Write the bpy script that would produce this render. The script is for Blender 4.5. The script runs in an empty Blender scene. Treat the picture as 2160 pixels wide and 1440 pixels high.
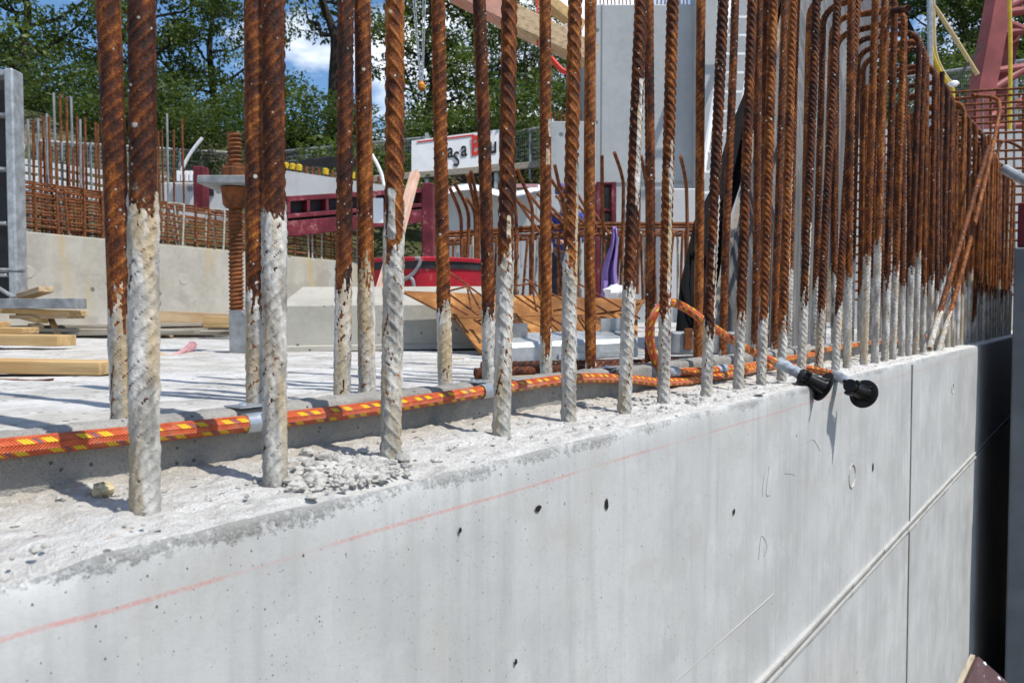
import bpy, math, random
import numpy as np
from mathutils import Vector, Matrix, Quaternion
random.seed(7); rng = np.random.default_rng(7)
S = bpy.context.scene
COL = S.collection
# ------------------------------------------------------------------ camera, sky, sun, exposure
FPX = 1600.0                                  # focal length in pixels of the 2160 wide frame
YAW, PITCH = math.radians(38), math.radians(2.0)
CAM = Vector((0, 0, 0.145))
FW = Vector((math.cos(YAW)*math.cos(PITCH), math.sin(YAW)*math.cos(PITCH), -math.sin(PITCH)))
RT = Vector((math.sin(YAW), -math.cos(YAW), 0))
UP = RT.cross(FW)
cd = bpy.data.cameras.new('camera'); cam = bpy.data.objects.new('camera', cd); COL.objects.link(cam)
cam.location = CAM
cam.rotation_euler = FW.to_track_quat('-Z', 'Y').to_euler()
cd.sensor_width = 36; cd.lens = FPX/2160*36; cd.clip_start = 0.02; cd.clip_end = 2000
cd.dof.use_dof = True; cd.dof.focus_distance = 1.2; cd.dof.aperture_fstop = 14.5
S.camera = cam
SUN_EL, SUN_DIR = 60, Vector((0.06, -0.5, 0.87)).normalized()
W = bpy.data.worlds.new('World'); S.world = W; W.use_nodes = True
wn = W.node_tree; wn.nodes.clear()
sky = wn.nodes.new('ShaderNodeTexSky'); sky.sky_type = 'NISHITA'; sky.sun_disc = False
sky.sun_elevation = math.asin(SUN_DIR.z); sky.sun_rotation = math.atan2(SUN_DIR.x, SUN_DIR.y)
sky.air_density = 1.0; sky.dust_density = 0.15; sky.ozone_density = 3.0
bg = wn.nodes.new('ShaderNodeBackground'); bg.inputs[1].default_value = 0.12
wo = wn.nodes.new('ShaderNodeOutputWorld')
tc = wn.nodes.new('ShaderNodeTexCoord'); mp = wn.nodes.new('ShaderNodeMapping'); mp.inputs['Scale'].default_value = (1, 1, 2.2)
mp.inputs['Location'].default_value = (0.35, 0.1, 0.2)
cn = wn.nodes.new('ShaderNodeTexNoise'); cn.inputs['Scale'].default_value = 3.2; cn.inputs['Detail'].default_value = 9; cn.inputs['Roughness'].default_value = .58
cr = wn.nodes.new('ShaderNodeValToRGB'); cr.color_ramp.elements[0].position = .51; cr.color_ramp.elements[1].position = .64
cm = wn.nodes.new('ShaderNodeMix'); cm.data_type = 'RGBA'; cm.inputs[7].default_value = (8.2, 8.6, 9.2, 1)
wn.links.new(tc.outputs['Generated'], mp.inputs[0]); wn.links.new(mp.outputs[0], cn.inputs['Vector'])
wn.links.new(cn.outputs[0], cr.inputs[0]); wn.links.new(cr.outputs[0], cm.inputs[0]); hs = wn.nodes.new('ShaderNodeHueSaturation'); hs.inputs['Saturation'].default_value = 1.15; wn.links.new(sky.outputs[0], hs.inputs['Color']); wn.links.new(hs.outputs[0], cm.inputs[6])
wn.links.new(cm.outputs[2], bg.inputs[0]); wn.links.new(bg.outputs[0], wo.inputs[0])
sl = bpy.data.lights.new('sun', 'SUN'); so = bpy.data.objects.new('sun', sl); COL.objects.link(so)
sl.energy = 4.2; sl.angle = math.radians(0.53); sl.color = (1, .955, .88)
so.rotation_euler = SUN_DIR.to_track_quat('Z', 'Y').to_euler(); so.location = (0, -5, 10)
S.view_settings.view_transform = 'Standard'; S.view_settings.look = 'None'
S.view_settings.exposure = 0.36; S.view_settings.gamma = 1; S.view_settings.use_curve_mapping = False
S.render.engine = 'CYCLES'; S.cycles.use_denoising = True; S.cycles.max_bounces = 8

# ------------------------------------------------------------------ pixel -> place helpers
def ray(px, py): return FW + RT*((px-1080)/FPX) + UP*((720-py)/FPX)
def at(px, py, d): return CAM + ray(px, py)*d
def onY(px, py, Y): r = ray(px, py); return CAM + r*(Y/r.y)
def onZ(px, py, Z): r = ray(px, py); return CAM + r*((Z-CAM.z)/r.z)

# ------------------------------------------------------------------ numpy value noise
def _h(ix, iy, s):
    n = (ix.astype(np.int64)*374761393 + iy.astype(np.int64)*668265263 + s*1442695041) & 0xffffffff
    n = ((n ^ (n >> 13))*1274126177) & 0xffffffff
    return ((n ^ (n >> 16)) & 0xffff)/65535.0
def vn(x, y, s=0):
    x = np.asarray(x, float); y = np.asarray(y, float)
    xi, yi = np.floor(x), np.floor(y); fx, fy = x-xi, y-yi
    fx = fx*fx*(3-2*fx); fy = fy*fy*(3-2*fy)
    a, b, c, d = _h(xi, yi, s), _h(xi+1, yi, s), _h(xi, yi+1, s), _h(xi+1, yi+1, s)
    return (a*(1-fx)+b*fx)*(1-fy)+(c*(1-fx)+d*fx)*fy
def fbm(x, y, s=0, o=3):
    r = 0; a = 1; t = 0
    for k in range(o): r = r + a*vn(x*2**k, y*2**k, s+k*17); t += a; a *= .5
    return r/t
def sstep(a, b, x): t = np.clip((x-a)/(b-a), 0, 1); return t*t*(3-2*t)

# ------------------------------------------------------------------ node helpers
class NT:
    def __init__(self, name):
        self.m = bpy.data.materials.new(name); self.m.use_nodes = True
        self.t = self.m.node_tree; self.b = self.t.nodes['Principled BSDF']; self.out = self.t.nodes['Material Output']
        self._oc = None
    def n(self, typ, ins=None, **props):
        nd = self.t.nodes.new('ShaderNode'+typ)
        for k, v in props.items(): setattr(nd, k, v)
        for k, v in (ins or {}).items(): self.set(nd.inputs[k], v)
        return nd
    def set(self, sock, v):
        if isinstance(v, bpy.types.NodeSocket): self.t.links.new(v, sock)
        else: sock.default_value = v
    def oc(self):
        if self._oc is None: self._oc = self.n('TexCoord').outputs['Object']
        return self._oc
    def map(self, sc, v=None): return self.n('Mapping', {0: v or self.oc(), 'Scale': sc}).outputs[0]
    def noise(self, sc, det=5, rough=.55, v=None, dist=0):
        return self.n('TexNoise', {'Vector': v or self.oc(), 'Scale': sc, 'Detail': det, 'Roughness': rough, 'Distortion': dist}).outputs[0]
    def vor(self, sc, v=None, out='Distance'):
        return self.n('TexVoronoi', {'Vector': v or self.oc(), 'Scale': sc}).outputs[out]
    def math(self, op, a, b=0.0, c=0.0, clamp=False):
        nd = self.n('Math', {0: a, 1: b, 2: c}, operation=op); nd.use_clamp = clamp; return nd.outputs[0]
    def ss(self, v, a, b, lo=0.0, hi=1.0):
        return self.n('MapRange', {0: v, 1: a, 2: b, 3: lo, 4: hi}, interpolation_type='SMOOTHSTEP').outputs[0]
    def mix(self, f, a, b, mode='MIX'):
        nd = self.n('Mix', data_type='RGBA', blend_type=mode)
        for i, v in ((0, f), (6, a), (7, b)):
            if isinstance(v, (tuple, list)) and len(v) == 3: v = (*v, 1)
            self.set(nd.inputs[i], v)
        return nd.outputs[2]
    def ramp(self, f, stops):
        nd = self.n('ValToRGB', {0: f}); e = nd.color_ramp.elements
        while len(e) < len(stops): e.new(.5)
        for k, (p, c) in zip(e, stops): k.position = p; k.color = (*c, 1) if len(c) == 3 else c
        return nd.outputs[0]
    def attr(self, name): return self.n('Attribute', attribute_name=name).outputs['Fac']
    def fin(self, col, rough=.8, h=None, dist=.002, strength=1.0, metal=0.0, spec=.3):
        self.set(self.b.inputs['Base Color'], (*col, 1) if isinstance(col, tuple) and len(col) == 3 else col)
        self.set(self.b.inputs['Roughness'], rough); self.set(self.b.inputs['Metallic'], metal)
        self.b.inputs['Specular IOR Level'].default_value = spec
        if h is not None:
            bp = self.n('Bump', {'Height': h, 'Distance': dist, 'Strength': strength})
            self.t.links.new(bp.outputs[0], self.b.inputs['Normal'])
        return self.m

def concrete(name, base, dark=.72, scale=1.0, holes=60, hole_amt=.75, bump=.0015, tint=(1, .97, .9), streak=True, speck=0.0, rough=.9, ochre=0.0):
    t = NT(name); b = Vector(base)
    n1 = t.noise(3.2*scale, 9, .62); n2 = t.noise(28*scale, 6, .6); n3 = t.noise(260*scale, 3, .6)
    col = t.mix(t.ss(n1, .3, .7), tuple(b*dark), tuple(b))
    col = t.mix(t.ss(n2, .35, .75, 0, .45), col, tuple(Vector((b.x*tint[0], b.y*tint[1], b.z*tint[2]))*1.08))
    if streak:
        st = t.noise(1, 4, .6, t.map((26*scale, 26*scale, 1.6*scale)))
        col = t.mix(t.ss(st, .5, .8, 0, .35), col, tuple(b*.72))
    if ochre:
        oc = t.noise(1, 4, .55, t.map((1.5, 1.5, .25))); oc2 = t.noise(1, 5, .6, t.map((9, 9, .9)))
        col = t.mix(t.math('MULTIPLY', t.ss(oc, .52, .62), t.ss(oc2, .38, .62, 0, ochre)), col, (.40, .30, .14))
        wt = t.noise(2.6, 6, .6); col = t.mix(t.ss(wt, .55, .62, 0, .5), col, tuple(b*.62))
    v = t.n('TexVoronoi', {'Vector': t.oc(), 'Scale': holes*scale})
    sep = t.n('SeparateColor', {0: v.outputs['Color']})
    hole = t.math('MULTIPLY', t.ss(v.outputs['Distance'], .22, .12), t.math('GREATER_THAN', sep.outputs[0], hole_amt))
    col = t.mix(t.math('MULTIPLY', hole, .8), col, tuple(b*.25))
    h = t.math('ADD', t.math('MULTIPLY', n3, .35), t.math('MULTIPLY', n2, .8))
    h = t.math('SUBTRACT', h, t.math('MULTIPLY', hole, 1.2))
    if speck:
        v2 = t.n('TexVoronoi', {'Vector': t.oc(), 'Scale': 330*scale}); s2 = t.n('SeparateColor', {0: v2.outputs['Color']})
        sp = t.math('MULTIPLY', t.ss(v2.outputs['Distance'], .4, .2), t.math('GREATER_THAN', s2.outputs[1], .62))
        col = t.mix(t.math('MULTIPLY', sp, speck), col, (.7, .7, .68)); h = t.math('ADD', h, t.math('MULTIPLY', sp, .8))
    return t.fin(col, rough, h, bump)

# ------------------------------------------------------------------ mesh helpers
def fast_mesh(name, V, F, mats=None, mi=None, smooth=True, attrs=None):
    V = np.asarray(V, np.float32); F = np.asarray(F, np.int32)
    me = bpy.data.meshes.new(name); k = F.shape[1]
    me.vertices.add(len(V)); me.vertices.foreach_set('co', V.ravel())
    me.loops.add(F.size); me.loops.foreach_set('vertex_index', F.ravel())
    me.polygons.add(len(F)); me.polygons.foreach_set('loop_start', np.arange(0, F.size, k, dtype=np.int32))
    for a, d in (attrs or {}).items():
        at_ = me.attributes.new(a, 'FLOAT', 'POINT'); at_.data.foreach_set('value', np.asarray(d, np.float32))
    me.update(calc_edges=True)
    if smooth: me.polygons.foreach_set('use_smooth', np.ones(len(F), bool))
    for m in (mats or []): me.materials.append(m)
    if mi is not None: me.polygons.foreach_set('material_index', np.asarray(mi, np.int32))
    me.validate(); me.update()
    return me
def gridF(nu, nv, wrap=False):
    i = np.arange(nu-1)[:, None]; m = nv if wrap else nv-1; j = np.arange(m)[None, :]; j2 = (j+1) % nv
    return np.stack([i*nv+j+0*j, i*nv+j2, (i+1)*nv+j2, (i+1)*nv+j], -1).reshape(-1, 4)
def link(name, me, parent=None, loc=None):
    o = bpy.data.objects.new(name, me); COL.objects.link(o)
    if parent is not None:
        o.parent = parent
        if parent.type == 'EMPTY' or True:
            o.matrix_parent_inverse = parent.matrix_world.inverted()
    if loc is not None: o.location = loc
    return o
def nth(k):
    a = 'first second third fourth fifth sixth seventh eighth ninth tenth eleventh twelfth thirteenth fourteenth fifteenth sixteenth seventeenth eighteenth nineteenth twentieth'.split()
    return a[k] if k < 20 else (('twenty-'+a[k-20]) if k < 29 else ('thirtieth' if k == 29 else 'thirty-'+a[k-30]))
def tag(o, label=None, cat=None, group=None, kind=None):
    for k, v in (('label', label), ('category', cat), ('group', group), ('kind', kind)):
        if v: o[k] = v
    return o
def empty(name, loc, label, cat, group=None):
    o = bpy.data.objects.new(name, None); COL.objects.link(o); o.empty_display_size = .05
    o.matrix_world = Matrix.Translation(loc); o.location = loc
    bpy.context.view_layer.update()
    return tag(o, label, cat, group)
class MB:
    def __init__(self): self.v = []; self.f = []
    def add(self, vs, fs):
        n = len(self.v); self.v += [tuple(p) for p in vs]; self.f += [tuple(i+n for i in f) for f in fs]; return self
    def obox(self, c, ax, ay, az, bev=0.0):
        c = Vector(c); ax, ay, az = Vector(ax), Vector(ay), Vector(az)
        if bev <= 0:
            vs = [c+ax*sx+ay*sy+az*sz for sz in (-1, 1) for sy in (-1, 1) for sx in (-1, 1)]
            return self.add(vs, [(0, 2, 3, 1), (4, 5, 7, 6), (0, 1, 5, 4), (2, 6, 7, 3), (0, 4, 6, 2), (1, 3, 7, 5)])
        # box with chamfered edges
        la, lb, lc = ax.length, ay.length, az.length
        bev = min(bev, .45*min(la, lb, lc)); ea, eb, ec = bev/la, bev/lb, bev/lc
        vs = []; idx = {}
        for sx in (-1, 1):
            for sy in (-1, 1):
                for sz in (-1, 1):
                    for k in range(3):
                        q = [sx, sy, sz]; e = (ea, eb, ec)
                        p = [q[m]*(1 if m == k else 1-e[m]) for m in range(3)]
                        idx[(sx, sy, sz, k)] = len(vs); vs.append(c+ax*p[0]+ay*p[1]+az*p[2])
        fs = []
        I = lambda a, b, d, k: idx[(a, b, d, k)]
        for s in (-1, 1):
            fs.append([I(s, -1, -1, 0), I(s, 1, -1, 0), I(s, 1, 1, 0), I(s, -1, 1, 0)][::s])
            fs.append([I(-1, s, -1, 1), I(-1, s, 1, 1), I(1, s, 1, 1), I(1, s, -1, 1)][::s])
            fs.append([I(-1, -1, s, 2), I(1, -1, s, 2), I(1, 1, s, 2), I(-1, 1, s, 2)][::s])
            for q in (-1, 1):
                fs.append((I(s, q, -1, 0), I(s, q, -1, 1), I(s, q, 1, 1), I(s, q, 1, 0)))
                fs.append((I(s, -1, q, 0), I(s, -1, q, 2), I(s, 1, q, 2), I(s, 1, q, 0)))
                fs.append((I(-1, s, q, 1), I(-1, s, q, 2), I(1, s, q, 2), I(1, s, q, 1)))
                for r in (-1, 1): fs.append((I(s, q, r, 0), I(s, q, r, 1), I(s, q, r, 2)))
        return self.add(vs, fs)
    def box(self, x0, y0, z0, x1, y1, z1, bev=0.0):
        return self.obox(((x0+x1)/2, (y0+y1)/2, (z0+z1)/2), ((x1-x0)/2, 0, 0), (0, (y1-y0)/2, 0), (0, 0, (z1-z0)/2), bev)
    def beam(self, a, b, w, h, up=(0, 0, 1), bev=0.0):
        a, b = Vector(a), Vector(b); d = b-a; t = d.normalized(); u = Vector(up)
        s = t.cross(u)
        if s.length < 1e-4: s = t.cross(Vector((1, 0, 0)))
        s.normalize(); u = s.cross(t)
        return self.obox((a+b)/2, d/2, s*(w/2), u*(h/2), bev)
    def tube(self, pts, r, n=8, cap=True, r1=None):
        pts = [Vector(p) for p in pts]; m = len(pts); vs = []
        t0 = (pts[1]-pts[0]).normalized(); nrm = t0.orthogonal().normalized(); pt = t0
        for i, p in enumerate(pts):
            t = (pts[min(i+1, m-1)]-pts[max(i-1, 0)]).normalized()
            nrm = (pt.rotation_difference(t) @ nrm).normalized(); pt = t; bn = t.cross(nrm)
            rr = r if r1 is None else r+(r1-r)*i/(m-1)
            for k in range(n):
                a = 2*math.pi*k/n; vs.append(p+(nrm*math.cos(a)+bn*math.sin(a))*rr)
        fs = [(i*n+k, i*n+(k+1) % n, (i+1)*n+(k+1) % n, (i+1)*n+k) for i in range(m-1) for k in range(n)]
        if cap: fs += [tuple(range(n))[::-1], tuple((m-1)*n+k for k in range(n))]
        return self.add(vs, fs)
    def lathe(self, o, axis, prof, n=24, cap=True):
        o = Vector(o); t = Vector(axis).normalized(); a = t.orthogonal().normalized(); b = t.cross(a); vs = []
        for s, r in prof:
            for k in range(n):
                q = 2*math.pi*k/n; vs.append(o+t*s+(a*math.cos(q)+b*math.sin(q))*r)
        m = len(prof)
        fs = [(i*n+k, i*n+(k+1) % n, (i+1)*n+(k+1) % n, (i+1)*n+k) for i in range(m-1) for k in range(n)]
        if cap: fs += [tuple(range(n))[::-1], tuple((m-1)*n+k for k in range(n))]
        return self.add(vs, fs)
    def prism(self, pts2, fn, d0, d1):
        n = len(pts2); vs = [fn(p, d0) for p in pts2]+[fn(p, d1) for p in pts2]
        return self.add(vs, [tuple(range(n)), tuple(range(n, 2*n))[::-1]]+[(i, i+n, (i+1) % n+n, (i+1) % n) for i in range(n)])
    def mesh(self, name, m, smooth=False):
        me = bpy.data.meshes.new(name); me.from_pydata([tuple(p) for p in self.v], [], self.f); me.materials.append(m)
        me.update()
        import bmesh
        bm = bmesh.new(); bm.from_mesh(me); bmesh.ops.recalc_face_normals(bm, faces=bm.faces)
        if smooth:
            for f in bm.faces: f.smooth = True
            for e in bm.edges:
                if len(e.link_faces) == 2 and e.calc_face_angle(0) > .6: e.smooth = False
        bm.to_mesh(me); bm.free(); return me
    def build(self, name, m, parent=None, smooth=False): return link(name, self.mesh(name, m, smooth), parent)

def cr_spline(P, m=10):
    P = [P[0]*2-P[1]]+P+[P[-1]*2-P[-2]]; out = []
    for i in range(1, len(P)-2):
        for k in range(m):
            t = k/m; a, b, c, d = P[i-1:i+3]
            out.append(.5*((2*b)+(c-a)*t+(2*a-5*b+4*c-d)*t*t+(3*b-a-3*c+d)*t**3))
    return out+[P[-2]]
# ------------------------------------------------------------------ materials
M = {}
def mk_rust():
    t = NT('rusty_ribbed_steel')
    oi = t.n('ObjectInfo').outputs['Random']
    off = t.n('CombineXYZ', {0: t.math('MULTIPLY', oi, 37.0), 1: t.math('MULTIPLY', oi, 11.0), 2: t.math('MULTIPLY', oi, 53.0)}).outputs[0]
    v = t.n('VectorMath', {0: t.oc(), 1: off}, operation='ADD').outputs[0]
    a = t.noise(1, 7, .68, t.map((75, 75, 34), v)); b = t.noise(520, 4, .65, v); c = t.noise(14, 3, .5, v)
    x = t.math('ADD', t.math('MULTIPLY', a, .66), t.math('ADD', t.math('MULTIPLY', b, .36), t.math('MULTIPLY', c, .24)))
    x = t.math('ADD', x, t.math('MULTIPLY', t.math('SUBTRACT', oi, .5), .13))
    rib = t.attr('rib'); x = t.math('SUBTRACT', t.math('ADD', x, t.math('MULTIPLY', rib, .115)), .055)
    col = t.ramp(x, [(.43, (.011, .005, .004)), (.525, (.038, .011, .005)), (.60, (.098, .025, .006)), (.685, (.215, .064, .010)), (.79, (.42, .16, .036))])
    cr_ = t.attr('crust')
    fl = t.n('TexVoronoi', {'Vector': v, 'Scale': 105.0}); fs = t.n('SeparateColor', {0: fl.outputs['Color']})
    fleck = t.math('MULTIPLY', t.ss(fl.outputs['Distance'], .30, .2), t.math('GREATER_THAN', fs.outputs[0], .945)); fl2 = t.n('TexVoronoi', {'Vector': v, 'Scale': 260.0}); fs2 = t.n('SeparateColor', {0: fl2.outputs['Color']}); fleck = t.math('MAXIMUM', fleck, t.math('MULTIPLY', t.ss(fl2.outputs['Distance'], .34, .24), t.math('GREATER_THAN', fs2.outputs[0], .962)))
    edge = t.noise(190, 5, .7, v)
    cm_ = t.ss(t.math('ADD', cr_, t.math('MULTIPLY', t.math('SUBTRACT', edge, .5), .55)), .42, .56)
    cm_ = t.math('MAXIMUM', cm_, fleck)
    k = t.noise(1, 6, .6, t.map((70, 70, 22), v))
    k2 = t.noise(1, 5, .6, t.map((46, 46, 7), v)); cc = t.ramp(k, [(.34, (.20, .19, .17)), (.46, (.37, .355, .325)), (.56, (.53, .515, .48)), (.68, (.66, .65, .62))]); cc = t.mix(t.ss(k2, .47, .64, 0, .8), cc, (.43, .32, .17)); cc = t.mix(t.math('MULTIPLY', rib, .22), cc, (.70, .69, .66))
    dk = t.vor(210, v); cc = t.mix(t.ss(dk, .16, .06, 0, .7), cc, (.10, .08, .06))
    foot_grey = t.ss(t.n('SeparateXYZ', {0: t.n('NewGeometry').outputs['Position']}).outputs[2], .10, .0, 0, .42)  # crust turns greyer and darker towards the foot
    cc = t.mix(foot_grey, cc, (.27, .265, .235))
    col = t.mix(cm_, col, cc)
    h = t.math('ADD', t.math('MULTIPLY', b, .5), t.math('ADD', t.math('MULTIPLY', a, .8), t.math('MULTIPLY', cm_, .5)))
    return t.fin(col, t.math('ADD', .72, t.math('MULTIPLY', cm_, .2)), h, .0016, 1.0, 0, .25)
M['rust'] = mk_rust()
def mk_simple(name, col, var=.35, sc=12, rough=.6, metal=0.0, bump=.001, wear=None, wear_amt=.62, stretch=(1, 1, 1)):
    t = NT(name); b = Vector(col); v = t.map(stretch)
    n = t.noise(sc, 7, .62, v); n2 = t.noise(sc*9, 3, .6, v)
    c = t.mix(t.ss(n, .3, .72), tuple(b*(1-var)), tuple(b*(1+var*.35)))
    if wear: c = t.mix(t.ss(t.math('ADD', t.math('MULTIPLY', n, .6), t.math('MULTIPLY', n2, .4)), wear_amt-.06, wear_amt+.06), c, wear)
    return t.fin(c, rough, t.math('ADD', n, t.math('MULTIPLY', n2, .5)), bump, 1, metal)
def mk_wood(name, col, dark=.5, axis=0, sc=1.0, rough=.75):
    t = NT(name); b = Vector(col); s = [38*sc, 38*sc, 38*sc]; s[axis] = 2.2*sc
    g = t.noise(1, 7, .65, t.map(tuple(s)), .6); n = t.noise(5, 4)
    c = t.ramp(g, [(.32, tuple(b*dark)), (.5, tuple(b)), (.7, tuple(b*1.18))])
    c = t.mix(t.ss(n, .45, .75, 0, .5), c, tuple(Vector((b.x*.8, b.y*.62, b.z*.45))))
    return t.fin(c, rough, g, .0015)
M['rust_thin'] = mk_simple('rusty_thin_bar', (.19, .065, .022), .65, 25, .85)
M['pale_bar'] = mk_simple('cement_coated_bar', (.42, .39, .33), .4, 20, .9)
M['galv'] = mk_simple('galvanised_steel', (.42, .44, .45), .35, 18, .45, .55, .0006)
M['clip'] = mk_simple('bright_zinc_clip', (.50, .54, .58), .25, 40, .35, .75, .0003)
M['grey_steel'] = mk_simple('dull_grey_steel', (.26, .27, .28), .45, 14, .6, .2, .001, (.40, .39, .36), .66)
M['black_rubber'] = mk_simple('black_plastic', (.009, .009, .010), .3, 40, .38, 0, .0003)
M['black_band'] = mk_simple('black_worn_band', (.03, .03, .033), .4, 12, .6)
M['tape'] = mk_simple('silver_tape', (.36, .40, .46), .22, 60, .38, .25, .0035, stretch=(1, 1, 1))
M['tub_red'] = mk_simple('scuffed_red_paint', (.40, .012, .026), .35, 5, .5, 0, .001, (.36, .28, .28), .63, (1, 1, .3))
M['red_paint'] = mk_simple('red_formwork_paint', (.145, .016, .028), .45, 5, .6, 0, .001, (.30, .15, .15), .60)
M['crane_red'] = mk_simple('faded_crane_red', (.30, .075, .072), .35, 3, .55, 0, .0006, (.36, .18, .16), .66)
M['rust_sheet'] = mk_simple('rusted_sheet_steel', (.30, .125, .034), .55, 7, .85, 0, .002, (.44, .23, .075), .58)
M['wood'] = mk_wood('fresh_timber', (.47, .32, .15), .55)
M['wood_old'] = mk_wood('weathered_timber', (.42, .31, .19), .45)
M['wood_grey'] = mk_wood('greyed_timber', (.30, .27, .22), .5)
M['ply_grey'] = None
M['white'] = mk_simple('white_paint', (.78, .79, .80), .08, 4, .5)
M['black_text'] = mk_simple('black_print', (.012, .012, .014), .1, 4, .6)
M['red_text'] = mk_simple('red_print', (.60, .045, .03), .1, 4, .6)
M['purple'] = mk_simple('violet_sheeting', (.30, .20, .52), .35, 9, .6)
M['blue_cloth'] = mk_simple('blue_work_cloth', (.035, .06, .26), .45, 14, .9)
M['skin'] = mk_simple('skin', (.45, .24, .17), .15, 14, .6)
M['cap'] = mk_simple('violet_blue_cap', (.10, .09, .26), .3, 20, .8)
M['dark_trouser'] = mk_simple('dark_trousers', (.03, .035, .06), .3, 14, .9)
M['pink'] = mk_simple('faded_pink_plastic', (.55, .30, .32), .3, 40, .6)
M['yellow'] = mk_simple('yellow_plastic', (.62, .42, .03), .2, 20, .5)
M['beige_rope'] = mk_simple('beige_rope', (.55, .43, .22), .3, 60, .9)
M['tarp'] = mk_simple('black_tarpaulin', (.005, .0055, .007), .4, 8, .95, 0, .004)
M['orange_paint'] = mk_simple('orange_hook_paint', (.65, .22, .02), .3, 6, .5)
M['brown_ply'] = mk_simple('brown_film_faced_plywood', (.085, .042, .045), .35, 30, .5, 0, .001, (.32, .30, .33), .66, (.25, 1, 1))
M['ply_edge'] = mk_wood('plywood_edge', (.42, .36, .26), .6, 0, 4)
M['panel_grey'] = mk_simple('blue_grey_steel_panel', (.145, .165, .185), .25, 4, .55, .1, .0008)
M['foam'] = mk_simple('yellowed_foam', (.62, .52, .32), .3, 120, .9, 0, .002)
M['bark'] = mk_simple('dark_bark', (.035, .028, .022), .4, 14, .95, 0, .02)
M['tower'] = concrete('tower_concrete', (.42, .44, .45), .8, .35, 12, .93, .003)
M['rear_wall'] = concrete('rear_wall_concrete', (.40, .38, .335), .72, .8, 10, .86, .003, ochre=.75)
M['pale_wall'] = concrete('pale_wall_concrete', (.52, .52, .52), .85, .4, 12, .93, .003)
M['block'] = concrete('concrete_block_surface', (.40, .385, .34), .78, 1.5, 30, .88, .002, streak=False)
M['kerb'] = concrete('gritty_kerb_concrete', (.34, .328, .305), .55, 2.2, 60, .8, .0045, streak=False, speck=.85)
M['stone'] = concrete('rubble_stone', (.55, .54, .51), .55, 4, 120, .93, .003, streak=False)
def mk_ply():
    t = NT('weathered_grey_plywood')
    r = t.n('Mapping', {0: t.oc(), 'Rotation': (0, math.radians(22), 0), 'Scale': (26, 26, 2.0)}).outputs[0]
    g = t.noise(1, 8, .7, r, 1.2); n = t.noise(2.6, 6, .6, t.map((1, 1, .5)))
    c = t.ramp(g, [(.3, (.055, .058, .062)), (.48, (.12, .123, .127)), (.62, (.20, .198, .19)), (.8, (.30, .285, .26))])
    c = t.mix(t.ss(n, .5, .62, 0, .65), c, (.05, .053, .06))
    return t.fin(c, .8, g, .002)
M['ply_grey'] = mk_ply()
def mk_walltop():
    t = NT('rough_wall_top_concrete')
    st = t.map((16, 34, 34)); n1 = t.noise(4.5, 8, .62); n2 = t.noise(1, 7, .68, st); n3 = t.noise(240, 4, .7); n4 = t.noise(70, 5, .6)
    col = t.ramp(n2, [(.28, (.42, .405, .38)), (.43, (.61, .595, .56)), (.58, (.73, .72, .69))])
    y = t.n('SeparateXYZ', {0: t.oc()}).outputs[1]
    kerb_beige = t.ss(t.math('ADD', y, t.math('MULTIPLY', t.math('SUBTRACT', n1, .5), .14)), .565, .67, 0, .6)  # darker beige mixed in towards the upstand, ragged by noise
    col = t.mix(kerb_beige, col, (.45, .385, .29))
    col = t.mix(t.ss(n4, .58, .78, 0, .45), col, (.36, .34, .31))
    v = t.n('TexVoronoi', {'Vector': t.map((1, 1.6, 1)), 'Scale': 75.0}); s = t.n('SeparateColor', {0: v.outputs['Color']})
    pit = t.math('MULTIPLY', t.ss(v.outputs['Distance'], .3, .16), t.math('GREATER_THAN', s.outputs[0], .9))
    col = t.mix(t.math('MULTIPLY', pit, .85), col, (.10, .09, .09))
    grain = t.math('MULTIPLY', t.ss(v.outputs['Distance'], .45, .2), t.math('LESS_THAN', s.outputs[0], .10))
    col = t.mix(t.math('MULTIPLY', grain, .5), col, (.48, .36, .24))
    h = t.math('ADD', t.math('MULTIPLY', n3, .45), t.math('ADD', n2, t.math('MULTIPLY', n4, .9)))
    sp = t.noise(420, 4, .75); col = t.mix(t.ss(sp, .58, .74, 0, .5), col, (.32, .31, .30)); col = t.mix(t.ss(t.noise(130, 5, .7), .50, .66, 0, .7), col, (.79, .78, .75))
    h = t.math('SUBTRACT', t.math('ADD', h, t.math('MULTIPLY', sp, .5)), t.math('MULTIPLY', pit, 1.0))
    return t.fin(col, .92, h, .0075)
M['wall_top'] = mk_walltop()
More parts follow.
